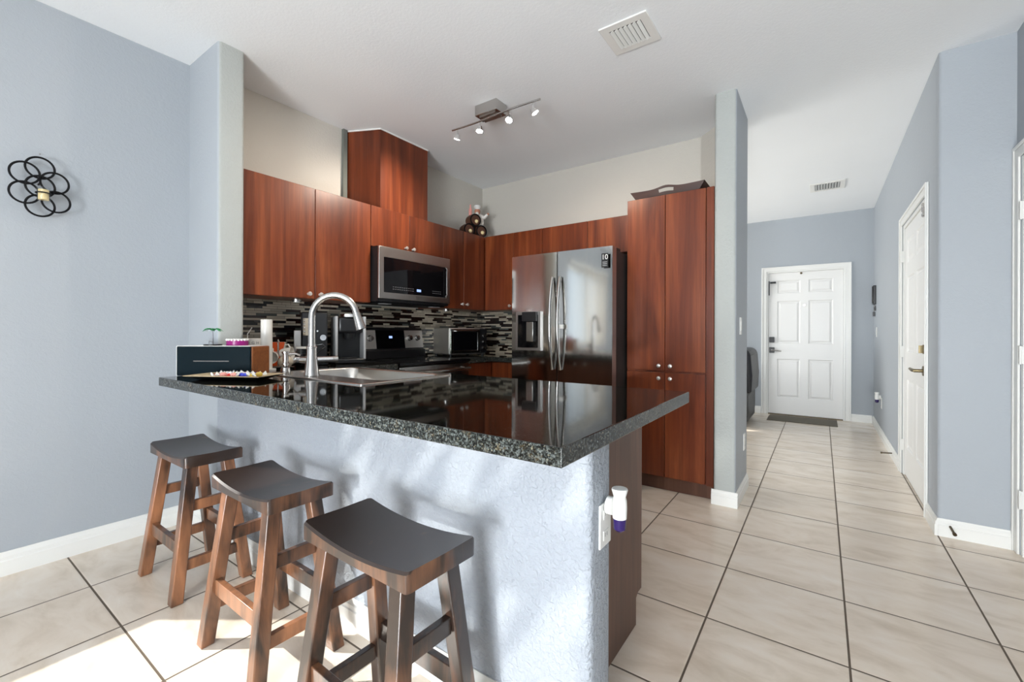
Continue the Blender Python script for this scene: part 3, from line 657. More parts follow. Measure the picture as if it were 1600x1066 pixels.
# microwave
t = thing('microwave', 'stainless over-the-range microwave under the short cabinet', 'microwave', (-2.9, 2.47, 1.36))
B().box(-3.085, -2.705, 2.09, 2.85, 1.372, 1.785).build('body', M['black'], t)
o = B().slab(FX(-2.685), [2.09, 2.135, 2.805, 2.85], [1.392, 1.44, 1.705, 1.785], lambda u, v: not (2.135 < u < 2.805 and 1.44 < v < 1.705), -0.019, 0.0).build('door', M['steel_dark'], t, bevel=0.003)
B().box(-2.70, -2.688, 2.135, 2.805, 1.44, 1.705).build('window', M['black_glass'], o)
B().tube([(-2.687, 2.797, 1.45), (-2.672, 2.797, 1.46), (-2.672, 2.797, 1.69), (-2.687, 2.797, 1.70)], 0.006, 8).build('handle', M['steel'], o)
B().box(-2.6878, -2.6872, 2.465, 2.51, 1.468, 1.488).build('clock_display', M['led'], o)
for u in [2.22 + 0.022 * k for k in range(10)] + [2.64 + 0.022 * k for k in range(5)]:
    B().box(-2.6878, -2.6873, u, u + 0.013, 1.485, 1.489).box(-2.6878, -2.6873, u, u + 0.013, 1.468, 1.472).build('key_print', M['print'], o)
B().box(-2.99, -2.72, 2.12, 2.82, 1.36, 1.371).build('vent_grille', M['black_matte'], t)
for y in (2.17, 2.70): B().box(-2.80, -2.74, y, y + 0.08, 1.356, 1.3598).build('light_lens', M['grey_plastic'], t)

# range
t = thing('range', 'freestanding electric range with black glass cooktop and stainless backguard', 'stove', (-2.77, 2.47, 0))
B().box(-3.06, -2.50, 2.092, 2.846, 0.03, 0.895).build('body', M['black'], t)
B().box(-3.055, -2.445, 2.089, 2.849, 0.8955, 0.9165).build('cooktop', M['black_glass'], t, bevel=0.003)
for cx, cy, r in ((-2.9, 2.29, 0.08), (-2.9, 2.66, 0.105), (-2.62, 2.29, 0.105), (-2.62, 2.66, 0.08)):
    B().lathe([(r, 0), (r, 0.0006), (r - 0.004, 0.0006), (r - 0.004, 0)], (cx, cy, 0.917), 40).build('burner_ring', M['dark_grey'], t)
od = B().box(-2.499, -2.455, 2.094, 2.844, 0.22, 0.885).build('oven_door', M['steel'], t, bevel=0.004)
B().box(-2.4545, -2.453, 2.17, 2.77, 0.38, 0.72).build('window', M['black_glass'], od)
B().tube([(-2.455, 2.14, 0.835), (-2.405, 2.14, 0.84), (-2.40, 2.16, 0.84), (-2.40, 2.78, 0.84), (-2.405, 2.80, 0.84), (-2.455, 2.80, 0.835)], 0.013, 12).build('handle', M['steel'], od)
B().box(-2.499, -2.455, 2.094, 2.844, 0.05, 0.21).build('drawer', M['steel'], t, bevel=0.004)
bgp = [(-3.075, 0.917), (-2.985, 0.917), (-2.985, 0.985), (-3.01, 0.99), (-3.035, 1.165), (-3.045, 1.178), (-3.075, 1.178)]
bk = B().extr(bgp, lambda u, v, d: (u, d, v), 2.094, 2.846).build('backguard', M['black'], t, bevel=0.004)
def bgf(y, s, off):   # point on the slanted panel: s = 0..1 up
    return (-3.01 - 0.025 * s + off * 0.99, y, 0.99 + 0.175 * s + off * 0.14)
def bgq(y0, y1, s0, s1, o0, o1, name, mat, par):
    b = B(); v = [b.bm.verts.new(bgf(y, s, o)) for o in (o0, o1) for y, s in ((y0, s0), (y1, s0), (y1, s1), (y0, s1))]
    for f in ((3, 2, 1, 0), (4, 5, 6, 7), (0, 1, 5, 4), (1, 2, 6, 5), (2, 3, 7, 6), (3, 0, 4, 7)): b.bm.faces.new([v[i] for i in f])
    return b.build(name, mat, par)
bgq(2.10, 2.32, 0.06, 0.94, 0.0005, 0.004, 'fascia', M['steel_satin'], bk); bgq(2.625, 2.84, 0.06, 0.94, 0.0005, 0.004, 'fascia', M['steel_satin'], bk)
bgq(2.32, 2.625, 0.06, 0.94, 0.0005, 0.006, 'control_panel', M['black_glass'], bk); bgq(2.455, 2.49, 0.55, 0.66, 0.0061, 0.0066, 'clock_display', M['led'], bk)
for y in (2.17, 2.26, 2.68, 2.77):
    p = Vector(bgf(y, 0.55, 0.0045)); B().lathe([(0, 0), (0.026, 0), (0.026, 0.006), (0.021, 0.009), (0.021, 0.026), (0, 0.028)], p, 20, 0, (0.99, 0, 0.14)).build('knob', M['nickel'], bk)

# toaster oven in the corner, turned to face the room
tx, ty = -2.80, 3.24; e1 = Vector((0.0, 1.0, 0)); 
t = thing('toaster_oven', 'stainless toaster oven standing in the corner right of the stove', 'toaster oven', (tx - 0.12, ty, 0.9165), R(-12))
mw = ORG[t.name]
def L(b):   # local builder -> world
    b.bm.transform(mw); return b
L(B().box(-0.15, 0.14, -0.22, 0.22, 0.012, 0.265)).build('body', M['steel_satin'], t, bevel=0.012, seg=3)
for sx_ in (-0.12, 0.12):
    for sy_ in (-0.19, 0.19): L(B().cyl((sx_, sy_, 0.0), (sx_, sy_, 0.0125), 0.014)).build('foot', M['black'], t)
dd = L(B().slab(FX(0.142), [-0.215, -0.185, 0.105, 0.13], [0.025, 0.05, 0.225, 0.255], lambda u, v: not (-0.185 < u < 0.105 and 0.05 < v < 0.225), 0.0, 0.014)).build('door', M['steel'], t, bevel=0.003)
L(B().box(0.143, 0.149, -0.184, 0.104, 0.051, 0.224)).build('window', M['black_glass'], dd)
L(B().tube([(0.156, -0.17, 0.235), (0.185, -0.17, 0.237), (0.185, 0.09, 0.237), (0.156, 0.09, 0.235)], 0.007, 10)).build('handle', M['steel'], dd)
L(B().box(0.1425, 0.154, 0.135, 0.218, 0.022, 0.258)).build('control_panel', M['black'], t)
for z in (0.07, 0.13, 0.19): L(B().lathe([(0, 0), (0.018, 0), (0.015, 0.018), (0, 0.02)], (0.154, 0.177, z), 16, 0, (1, 0, 0))).build('knob', M['nickel'], t)

# pod coffee maker (left counter)
cx, cy = -2.83, 1.93
t = thing('pod_coffee_maker', 'silver and black pod coffee maker next to the stove, behind the faucet', 'coffee maker', (cx, cy, 0.9155), R(-25))
mw = ORG[t.name]
L(B().box(-0.17, -0.02, -0.10, 0.10, 0.0, 0.31)).build('body', M['black'], t, bevel=0.012, seg=3)
L(B().box(-0.17, 0.12, -0.10, 0.10, 0.0, 0.035)).build('base', M['black'], t, bevel=0.008)
L(B().box(-0.02, 0.11, -0.085, 0.085, 0.215, 0.33)).build('brew_head', M['black'], t, bevel=0.02, seg=3)
L(B().box(-0.10, 0.116, -0.104, -0.086, 0.03, 0.335)).build('side_panel', M['grey_plastic'], t, bevel=0.004)
L(B().box(-0.10, 0.116, 0.086, 0.104, 0.03, 0.335)).build('side_panel', M['grey_plastic'], t, bevel=0.004)
L(B().cyl((0.045, 0, 0.331), (0.045, 0, 0.352), 0.075, 0.07, 28)).build('chrome_lid', M['chrome'], t)
L(B().cyl((0.06, 0, 0.036), (0.06, 0, 0.042), 0.055, None, 28)).build('drip_tray', M['dark_grey'], t)
L(B().cyl((0.055, 0, 0.175), (0.055, 0, 0.214), 0.03, 0.04, 28)).build('brew_collar', M['black'], t)

# drip / grind coffee machine
cx, cy = -2.89, 1.70
t = thing('coffee_machine', 'black coffee machine with perforated metal bean hopper left of the pod maker', 'coffee machine', (cx, cy, 0.9155), R(-28))
mw = ORG[t.name]
L(B().box(-0.12, 0.06, -0.08, 0.085, 0.0, 0.36)).build('body', M['black'], t, bevel=0.01, seg=2)
L(B().box(0.0605, 0.13, -0.08, 0.085, 0.0, 0.05)).build('base', M['black'], t, bevel=0.006)
hp = L(B().cyl((0.075, -0.035, 0.20), (0.075, -0.035, 0.315), 0.035, None, 24)).build('bean_hopper', M['linen'], t)
for k in range(4):
    for a in (-50, 0, 50):
        L(B().ball((0.075 + 0.035 * math.cos(R(a)), -0.035 + 0.035 * math.sin(R(a)), 0.225 + 0.025 * k), 0.007, seg=8)).build('hole', M['chrome'], hp)
L(B().cyl((0.0605, 0.055, 0.185), (0.09, 0.055, 0.185), 0.02, None, 20)).build('dial', M['chrome'], t)
L(B().cyl((0.0605, 0.02, 0.23), (0.07, 0.02, 0.23), 0.006, None, 10)).build('button', M['chrome'], t)
L(B().tube([(0.07, 0.0, 0.13), (0.09, 0.05, 0.14), (0.085, 0.07, 0.125), (0.08, 0.03, 0.09), (0.07, 0.015, 0.075)], 0.0025, 8)).build('wire_loop', M['chrome'], t)
L(B().box(-0.05, 0.085, -0.125, -0.0805, 0.07, 0.235)).build('carafe', M['steel_dark'], t, bevel=0.004)
t = thing('coffee_tamper', 'chrome metal tamper cylinder lying in front of the coffee machines', 'tamper', (-2.62, 1.6, 0.955))
B().cyl((-2.68, 1.45, 0.962), (-2.62, 1.56, 0.962), 0.024, None, 24).cyl((-2.62, 1.56, 0.962), (-2.575, 1.645, 0.962), 0.022, None, 24).build('cylinder', M['chrome'], t)
B().cyl((-2.575, 1.645, 0.962), (-2.56, 1.672, 0.962), 0.0235, None, 24).build('end_cap', M['nickel'], t)
B().tube([(-2.68, 1.45, 0.962), (-2.70, 1.42, 0.972), (-2.73, 1.385, 0.955)], [0.010, 0.008, 0.009], 10).build('handle', M['white'], t)
B().box(-2.66, -2.63, 1.50, 1.53, 0.9155, 0.94).build('rest', M['black'], t)

# ================================================================== BAR END ITEMS
P0 = Vector((-2.655, 0.832)); E1 = Vector((0.8226, 0.5687)); E2 = Vector((-0.5687, 0.8226)); BL, BD, BH = 0.378, 0.165, 0.148
t = thing('storage_box', 'dark teal fronted box with brown wood end at the left end of the bar', 'box', (-2.5, 1.0, 0.9155))
q = lambda a, c: tuple(P0 + E1 * a + E2 * c)
B().prism(fillet([q(0, 0.012), q(BL - 0.001, 0.012), q(BL, BD), q(0, BD)], 0), 0.9162, 0.9162 + BH).build('body', M['oak_box'], t, bevel=0.006, seg=3)
fb = B(); poly = fillet([(0, 0), (BL - 0.006, 0), (BL - 0.006, BH), (0, BH)], 0.006)
fb.extr(poly, lambda u, v, d: (*(P0 + E1 * u + E2 * d), 0.9162 + v), -0.001, 0.0118).build('front', M['teal'], t, bevel=0.002)
B().extr([(0.085, 0.072), (0.265, 0.072), (0.265, 0.0765), (0.085, 0.0765)], lambda u, v, d: (*(P0 + E1 * u + E2 * d), 0.9162 + v), -0.0018, -0.0008).build('silver_line', M['nickel'], t)
B().extr([(0.0, 0.0), (-0.004, 0), (-0.004, BH), (0, BH + 0.003), (BL - 0.006, BH + 0.003), (BL - 0.006, BH + 0.0005), (0, BH + 0.0005)], lambda u, v, d: (*(P0 + E1 * u + E2 * d), 0.9162 + v), 0.002, BD - 0.004).build('white_edge', M['white'], t)
ZT = 0.9162 + BH + 0.0035
# palm in clear block
c = P0 + E1 * 0.135 + E2 * 0.07
t = thing('palm_ornament', 'small clear ornament with green palm on top of the teal box', 'ornament', (c.x, c.y, ZT))
B().cyl((c.x, c.y, ZT), (c.x, c.y, ZT + 0.006), 0.042, None, 28).build('base', M['black'], t)
B().tube([(c.x, c.y, ZT + 0.006), (c.x + 0.002, c.y, ZT + 0.04), (c.x - 0.001, c.y, ZT + 0.075)], [0.003, 0.0018, 0.0015], 8).build('trunk', M['print'], t)
b = B()
for k in range(8):
    a = k * 2 * PI / 8 + 0.3; pts = []
    for j in range(5):
        u = j / 4; pts.append((c.x + math.cos(a) * 0.045 * u, c.y + math.sin(a) * 0.045 * u, ZT + 0.077 + 0.016 * math.sin(u * 2.2) - 0.018 * u * u))
    b.tube(pts, [0.002, 0.004, 0.0045, 0.0035, 0.001], 6, flat=0.4)
b.build('fronds', M['green'], t)
B().tube([(c.x - 0.025, c.y - 0.01, ZT + 0.007), (c.x - 0.02, c.y - 0.01, ZT + 0.022), (c.x - 0.005, c.y, ZT + 0.018), (c.x - 0.005, c.y, ZT + 0.007)], 0.0015, 6).build('wire_figure', M['print'], t)
c = P0 + E1 * 0.25 + E2 * 0.09
t = thing('trinket_tin', 'round magenta tin with white dotted rim on top of the teal box', 'tin', (c.x, c.y, ZT))
B().cyl((c.x, c.y, ZT), (c.x, c.y, ZT + 0.026), 0.05, None, 32).build('tin', M['magenta'], t)
b = B()
for k in range(20): a = k * PI / 10; b.ball((c.x + 0.047 * math.cos(a), c.y + 0.047 * math.sin(a), ZT + 0.029), 0.0065, seg=8)
b.build('beaded_rim', M['white'], t)
c = Vector((-2.838, 1.28))
t = thing('straw_cup', 'white printed cup with bent straw standing behind the wooden box end', 'cup', (c.x, c.y, 0.9155))
B().lathe([(0, 0), (0.045, 0), (0.058, 0.14), (0.061, 0.14), (0.061, 0.180), (0.055, 0.184), (0, 0.184)], (c.x, c.y, 0.9155), 28).build('cup', M['white_china'], t)
B().tube([(c.x - 0.01, c.y - 0.03, 1.09), (c.x - 0.01, c.y - 0.03, 1.125), (c.x + 0.006, c.y - 0.012, 1.165)], 0.003, 8).build('straw', M['white'], t)
for k in range(5):
    a = R(-70 + 22 * k); rr_ = 0.0612; text('&3GHB'[k], 0.022, M['print'], t, frame_mw((c.x + rr_ * math.cos(a), c.y + rr_ * math.sin(a), 1.072), (-math.sin(a), math.cos(a), 0), (0, 0, 1)), 'letter')
# white towel roll
c = Vector((-2.645, 1.265))
t = thing('paper_towel_holder', 'slim white upright towel roll behind the brown box end', 'towel roll', (c.x, c.y, 0.9155))
B().lathe([(0, 0), (0.05, 0), (0.05, 0.008), (0, 0.008)], (c.x, c.y, 0.9155), 28).build('base', M['white'], t)
B().lathe([(0.012, 0.009), (0.031, 0.009), (0.031, 0.295), (0.012, 0.295), (0.0, 0.292)], (c.x, c.y, 0.9155), 28).build('roll', M['white_china'], t)

# serving tray with sweets
A0 = Vector((-2.392, 0.772)); t1 = Vector((0.878, 0.478)); t2 = Vector((-0.478, 0.878)); TL, TD = 0.375, 0.185
t = thing('candy_tray', 'low blond wood tray with dark underside holding sweets, in front of the teal box', 'tray', (-2.25, 0.95, 0.9155))
b = B()
def tq(i, z): return [(*(A0 + t1 * a + t2 * c_), z) for a, c_ in ((i, i), (TL - i, i), (TL - i, TD - i), (i, TD - i))]
lv = [(tq(0.045, 0.9162), 1), (tq(0.0, 0.934), 1), (tq(0.0, 0.937), 0), (tq(0.006, 0.937), 0), (tq(0.046, 0.922), 0)]
vr = [[b.bm.verts.new(p) for p in ring] for ring, _ in lv]
b.bm.faces.new(vr[0]).material_index = 1; b.bm.faces.new(vr[-1]).material_index = 0
for k in range(len(vr) - 1):
    for i in range(4): b.bm.faces.new([vr[k][i], vr[k][(i + 1) % 4], vr[k + 1][(i + 1) % 4], vr[k + 1][i]]).material_index = 1 if k == 0 else 0
b.build('tray', [M['tray_light'], M['black']], t, smooth=False)
def candy(mat, nm, loc, rz, label):
    t = thing('wrapped_candy', label, 'candy', loc, rz, 'wrapped sweets on the bar tray'); mw = ORG[t.name]
    b = B(); b.tube([(-0.011, 0, 0.008), (-0.007, 0, 0.008), (0, 0, 0.008), (0.007, 0, 0.008), (0.011, 0, 0.008)], [0.003, 0.007, 0.008, 0.007, 0.003], 10); b.bm.transform(mw); b.build('sweet', M[mat], t)
    for s_ in (-1, 1):
        b = B(); b.tube([(s_ * 0.010, 0, 0.008), (s_ * 0.016, 0, 0.010), (s_ * 0.022, 0, 0.013)], [0.002, 0.006, 0.009], 8, flat=0.35); b.bm.transform(mw); b.build('wrapper_twist', M['white'], t)
    t.scale = (1.4, 1.4, 1.5)
    return t
cols = [('red', 'red'), ('pink_wrap', 'pink'), ('red', 'red'), ('pink_wrap', 'pink'), ('blue_wrap', 'blue'), ('blue_wrap', 'blue'), ('yellow_wrap', 'yellow'), ('white_china', 'white'), ('blue_wrap', 'blue'), ('yellow_wrap', 'yellow'), ('red', 'red'), ('pink_wrap', 'pink'), ('blue_wrap', 'blue'), ('yellow_wrap', 'yellow')]
for k, (mt, nm) in enumerate(cols):
    a = 0.125 + 0.028 * (k % 7) + random.uniform(-0.004, 0.004); c_ = 0.065 + 0.05 * (k // 7) + random.uniform(-0.01, 0.01); p = A0 + t1 * a + t2 * c_
    candy(mt, nm, (p.x, p.y, 0.9228 + (0.002 if k % 2 else 0.0)), random.uniform(0, PI), nm + ' wrapped sweet on the bar tray')

# mug stand, orange box, jar and bits on the left counter
c = Vector((-2.80, 1.41))
t = thing('mug_stand', 'metal stand of white mugs behind the soap dispenser', 'mug rack', (c.x, c.y, 0.9155))
B().lathe([(0, 0), (0.035, 0), (0.035, 0.006), (0, 0.006)], (c.x, c.y, 0.9155), 28).cyl((c.x, c.y, 0.92), (c.x, c.y, 1.07), 0.005).tube([(c.x, c.y, 1.06), (c.x - .012, c.y, 1.075), (c.x, c.y, 1.09), (c.x + .012, c.y, 1.075), (c.x, c.y, 1.06)], 0.003, 8).build('stand', M['nickel'], t)
def mug(loc, ax, label, name='white_mug'):
    t = thing(name, label, 'mug', loc, group=None); ax = Vector(ax).normalized(); l = Vector(loc)
    B().lathe([(0, 0), (0.026, 0), (0.032, 0.012), (0.038, 0.07), (0.036, 0.07), (0.030, 0.014), (0, 0.010)], l, 24, 0, ax).build('cup', M['white_china'], t)
    u = ax.orthogonal().normalized(); u = Vector((0, 0, 1)) if abs(ax.z) < 0.5 else u
    B().tube([l + ax * 0.02 + u * 0.032, l + ax * 0.025 + u * 0.052, l + ax * 0.045 + u * 0.056, l + ax * 0.055 + u * 0.037], 0.0045, 8).build('handle', M['white_china'], t)
mug((c.x + 0.012, c.y + 0.011, 1.0), (0.75, 0.62, 0.10), 'white mug tilted on its side on the mug stand, right one')
mug((c.x + 0.016, c.y - 0.035, 0.985), (0.75, -0.6, -0.05), 'white mug hanging on the mug stand, left one nearest the towel roll')
t = thing('coffee_box', 'orange carton box standing behind the mug stand', 'box', (-2.97, 1.47, 0.9155), R(-35)); mw = ORG[t.name]
L(B().box(-0.03, 0.03, -0.05, 0.065, 0.0005, 0.155)).build('carton', M['orange'], t)
L(B().box(-0.031, 0.031, 0.0655, 0.072, 0.0005, 0.155)).build('edge_panel', M['linen'], t)
L(B().box(0.0302, 0.0306, -0.035, 0.03, 0.085, 0.095)).build('print_line', M['pink_wrap'], t)
t = thing('coffee_jar', 'dark glass jar with white lid left of the coffee machine', 'jar', (-2.72, 1.515, 0.9155)); c = Vector((-2.755, 1.54))
t.location = (c.x, c.y, 0.9155); ORG[t.name] = Matrix.Translation((c.x, c.y, 0.9155))
B().lathe([(0, 0), (0.04, 0), (0.043, 0.01), (0.043, 0.085), (0.032, 0.105), (0.032, 0.115), (0, 0.115)], (c.x, c.y, 0.9155), 28).build('glass', M['smoke'], t)
B().lathe([(0, 0.002), (0.038, 0.002), (0.040, 0.08), (0, 0.08)], (c.x, c.y, 0.9155), 24).build('contents', M['coffee'], t)
B().lathe([(0, 0.1155), (0.038, 0.1155), (0.038, 0.128), (0, 0.13)], (c.x, c.y, 0.9155), 28).build('lid', M['white_china'], t)
t = thing('napkin_basket', 'folded beige napkin in a small metal basket behind the soap dispenser', 'napkin', (-2.66, 1.385, 0.9155)); c = Vector((-2.66, 1.385))
b = B(); b.ball((c.x, c.y, 0.9585), 0.045, (1.0, 0.9, 0.8)); b.build('napkin', M['linen'], t)
B().lathe([(0, 0), (0.05, 0), (0.052, 0.004), (0.064, 0.012), (0.062, 0.013), (0.05, 0.005), (0, 0.005)], (c.x - 0.01, c.y - 0.01, 0.9155), 32).build('dish', M['nickel'], t)

# ================================================================== BAR STOOLS
def make_stool():
    t = thing('bar_stool', '', 'stool', (0, 0, 0), group='wooden saddle-seat bar stools along the bar')
    b = B(); n = 20; hx, hy, r = 0.221, 0.114, 0.011
    prof = []
    outline = lambda x: hy if abs(x) < hx - r else hy - r + math.sqrt(max(0, r * r - (abs(x) - hx + r) ** 2))
    xs = [-hx, -hx + .003, -hx + .007, -hx + r] + [(-hx + r) + (2 * hx - 2 * r) * k / n for k in range(1, n)] + [hx - r, hx - .007, hx - .003, hx]
    top = lambda x: 0.590 + 0.022 * (x / hx) ** 2
    rows = []
    for x in xs:
        w_ = outline(x); zt = top(x); e = 0.006
        rows.append([b.bm.verts.new(p) for p in ((x, -w_, 0.563), (x, -w_, zt - e), (x, -w_ + e, zt), (x, 0, zt - 0.002), (x, w_ - e, zt), (x, w_, zt - e), (x, w_, 0.563))])
    for a, c_ in zip(rows, rows[1:]):
        for k in range(7):
            f = b.bm.faces.new([a[k], a[(k + 1) % 7], c_[(k + 1) % 7], c_[k]]); f.material_index = 0 if k in (1, 2, 3, 4) else 1
    b.bm.faces.new(rows[0][::-1]).material_index = 1; b.bm.faces.new(rows[-1]).material_index = 1
    b.build('seat', [M['stool_seat'], M['stool_dark']], t, angle=35)
    TX, TY, FX_, FY_, h = 0.155, 0.070, 0.196, 0.137, 0.0225
    at = lambda sx, sy, z: (sx * (FX_ + (TX - FX_) * z / 0.5625), sy * (FY_ + (TY - FY_) * z / 0.5625))
    for sx in (-1, 1):
        for sy in (-1, 1):
            a = at(sx, sy, 0); c_ = at(sx, sy, 0.5625); sq = lambda p, h_=h: [(p[0] - h_, p[1] - h_), (p[0] + h_, p[1] - h_), (p[0] + h_, p[1] + h_), (p[0] - h_, p[1] + h_)]
            B().hexa(sq(a), 0.0008, sq(c_), 0.5625).build('leg', M['stool_leg'], t, bevel=0.004)
    for sy in (-1, 1):
        z = 0.215; a = at(1, sy, z); B().box(-a[0] + h, a[0] - h, a[1] - 0.011, a[1] + 0.011, z - 0.027, z + 0.027).build('stretcher', M['stool_leg'], t, bevel=0.002)
    for sx in (-1, 1):
        for z in (0.145, 0.385):
            a = at(sx, 1, z); B().box(a[0] - 0.011, a[0] + 0.011, -a[1] + h, a[1] - h, z - 0.022, z + 0.022).build('stretcher', M['stool_leg'], t, bevel=0.002)
    return t
s0 = make_stool()
spots = [(-2.395, 0.826, -0.4, 'wooden bar stool with worn orange-brown legs, farthest left by the blue wall'),
         (-1.632, 0.798, -0.9, 'middle wooden bar stool between the other two at the bar'),
         (-0.957, 0.771, -1.5, 'nearest dark wooden bar stool, right one of the three at the bar')]
for i, (x, y, a, lab) in enumerate(spots):
    s_ = s0 if i == 0 else copy_tree(s0)
    s_.location = (x, y, 0); s_.rotation_euler.z = R(a); s_['label'] = lab
    if i == 2:
        for ch in s_.children:
            if ch.name.split('.')[0] in ('leg', 'stretcher'): ch.material_slots[0].link = 'OBJECT'; ch.material_slots[0].material = M['stool_dark']

# ================================================================== CEILING AND WALL FITTINGS
# track light
t = thing('track_light', 'brushed nickel four-head track light on the kitchen ceiling', 'ceiling light', (-1.85, 2.4, H))
B().box(-2.005, -1.815, 2.375, 2.495, 2.665, 2.7395).build('canopy', M['nickel'], t, bevel=0.004)
B().box(-1.98, -1.84, 2.395, 2.475, 2.655, 2.6648).build('canopy_plate', M['steel_dark'], t)
bp = [(-2.22 + 0.757 * k / 14, 2.375 + 0.008 * math.sin(k / 14 * 2 * PI), 2.622) for k in range(15)]
B().tube(bp, 0.0065, 10).cyl((-1.95, 2.40, 2.622), (-1.95, 2.42, 2.656), 0.005).cyl((-1.87, 2.37, 2.622), (-1.87, 2.41, 2.656), 0.005).build('bar', M['nickel'], t)
heads = [(-2.165, (-0.35, 0.1, -0.75), (-0.63, -0.08, -0.42), 22, 80), (-1.96, (0, -0.1, -1), (-0.7, -0.5, -0.9), 26, 110), (-1.70, (0.0, -0.35, -0.8), (-0.6, -0.6, -0.7), 26, 120), (-1.52, (0.25, 0.25, -0.5), (0.1, 0.75, -0.75), 26, 110)]
for hx, ax, aim, pw, cone in heads:
    a = Vector(ax).normalized(); p = Vector((hx, 2.375, 2.61)); q_ = p + Vector((0, 0, -0.035))
    hd = B().cyl(p, q_, 0.004, None, 8).cyl(q_ - a * 0.004, q_ + a * 0.028, 0.016, 0.027, 24).build('lamp_head', M['chrome'], t)
    B().lathe([(0, 0.004), (0.012, 0.003), (0.022, 0.0)], q_ + a * 0.030, 20, 0, a).build('bulb', M['bulb'], hd)
    ld = bpy.data.lights.new('spot', 'SPOT'); ld.energy = pw; ld.color = (1, 0.86, 0.72); ld.spot_size = R(cone); ld.spot_blend = 0.9; ld.shadow_soft_size = 0.02
    lo = bpy.data.objects.new('spot', ld); C.objects.link(lo); lo.location = q_ + Vector(aim).normalized() * 0.06; lo.rotation_euler = Vector(aim).to_track_quat('-Z', 'Y').to_euler()

def vent(name, label, x0, x1, y0, y1, n, slot, tilt):
    t = thing(name, label, 'vent', ((x0 + x1) / 2, (y0 + y1) / 2, H))
    f = 0.045
    b = B(); b.slab(XY, [x0, x0 + f, x1 - f, x1], [y0, y0 + f, y1 - f, y1], lambda u, v: not (x0 + f < u < x1 - f and y0 + f < v < y1 - f), H - 0.0005, H - 0.009); b.build('frame', M['trim'], t, bevel=0.003)
    B().box(x0 + f, x1 - f, y0 + f, y1 - f, H - 0.0012, H - 0.0006).build('duct_opening', slot, t)
    for k in range(n):
        x = x0 + f + (x1 - x0 - 2 * f) * (k + 0.5) / n
        B().obox((x, (y0 + y1) / 2, H - 0.010), (math.cos(tilt), 0, math.sin(tilt)), (0, 1, 0), (-math.sin(tilt), 0, math.cos(tilt)), (x1 - x0 - 2 * f) / n * 0.40, (y1 - y0) / 2 - f, 0.0012).build('louver', M['trim'], t)
vent('ceiling_vent', 'square white louvred vent in the ceiling right of the track light', -0.968, -0.712, 2.148, 2.402, 7, M['print'], R(38))
vent('ceiling_vent', 'white vent with dark slots in the hall ceiling before the front door', -0.111, 0.20, 5.68, 6.0, 9, M['black'], R(40))

# wall sconce
t = thing('candle_sconce', 'black metal seven-ring wall sconce holding a cream candle', 'wall sconce', (-3.109, 0.413, 1.83))
cs = [(0.4125, 1.922), (0.362, 1.884), (0.462, 1.862), (0.4125, 1.832), (0.362, 1.793), (0.466, 1.770), (0.413, 1.741)]
for k, (yy, zz) in enumerate(cs):
    B().tube([(-3.068 + (0.006 if k % 2 else 0), yy + 0.049 * math.cos(2 * PI * j / 36), zz + 0.050 * math.sin(2 * PI * j / 36)) for j in range(36)], 0.0046, 8, True).build('ring', M['black_matte'], t)
B().cyl((-3.1095, 0.413, 1.85), (-3.066, 0.413, 1.85), 0.004).build('wall_mount', M['black_matte'], t)
B().tube([(-3.03 + 0.026 * math.cos(2 * PI * j / 24), 0.419 + 0.026 * math.sin(2 * PI * j / 24), 1.795) for j in range(24)], 0.003, 8, True).cyl((-3.068, 0.415, 1.795), (-3.056, 0.418, 1.795), 0.003).build('holder', M['black_matte'], t)
B().lathe([(0.0, 0), (0.02, 0), (0.0225, 0.004), (0.0225, 0.062), (0.0215, 0.062), (0.0215, 0.005), (0, 0.003)], (-3.03, 0.419, 1.760), 28).build('glass_cup', M['glass'], t)
B().cyl((-3.03, 0.419, 1.764), (-3.03, 0.419, 1.812), 0.0185, None, 28).build('candle', M['wax'], t)
B().cyl((-3.112, 0.417, 2.0), (-3.104, 0.417, 2.0), 0.003).build('nail', M['nickel'], t)

# outlets, switches, fresheners
def plate(label, fn, u, v, sgn, kind, name='outlet', wd=0.072, hg=0.118):
    loc = fn(u, v, 0); t = thing(name, label, name.replace('_', ' '), loc)
    B().extr([(u - wd / 2, v - hg / 2), (u + wd / 2, v - hg / 2), (u + wd / 2, v + hg / 2), (u - wd / 2, v + hg / 2)], fn, sgn * 0.0006, sgn * 0.006).build('plate', M['white'], t, bevel=0.002)
    if kind == 'outlet':
        for dv in (-0.028, 0.028):
            r_ = B(); r_.extr([(u - 0.016, v + dv - 0.013), (u + 0.016, v + dv - 0.013), (u + 0.016, v + dv + 0.013), (u - 0.016, v + dv + 0.013)], fn, sgn * 0.006, sgn * 0.0075); r_ = r_.build('socket', M['white'], t, bevel=0.001)
            B().extr([(u - 0.007, v + dv - 0.004), (u - 0.005, v + dv - 0.004), (u - 0.005, v + dv + 0.006), (u - 0.007, v + dv + 0.006)], fn, sgn * 0.0075, sgn * 0.0078).extr([(u + 0.005, v + dv - 0.004), (u + 0.007, v + dv - 0.004), (u + 0.007, v + dv + 0.006), (u + 0.005, v + dv + 0.006)], fn, sgn * 0.0075, sgn * 0.0078).build('slots', M['black'], r_)
    else:
        B().extr([(u - 0.016, v - 0.033), (u + 0.016, v - 0.033), (u + 0.016, v + 0.033), (u - 0.016, v + 0.033)], fn, sgn * 0.006, sgn * 0.009).build('rocker', M['white'], t, bevel=0.001)
plate('white outlet plate on the end of the half-height bar wall', FX(-0.483), 1.120, 0.622, 1, 'outlet')
plate('white outlet plate low on the hall wall past the closet door', FX(0.54), 6.257, 0.38, -1, 'outlet')
plate('white outlet plate low on the side of the pale column', FX(-0.457), 3.55, 0.36, 1, 'outlet')
plate('white light switch on the side of the pale column', FX(-0.457), 3.36, 1.19, 1, 'switch', 'light_switch')
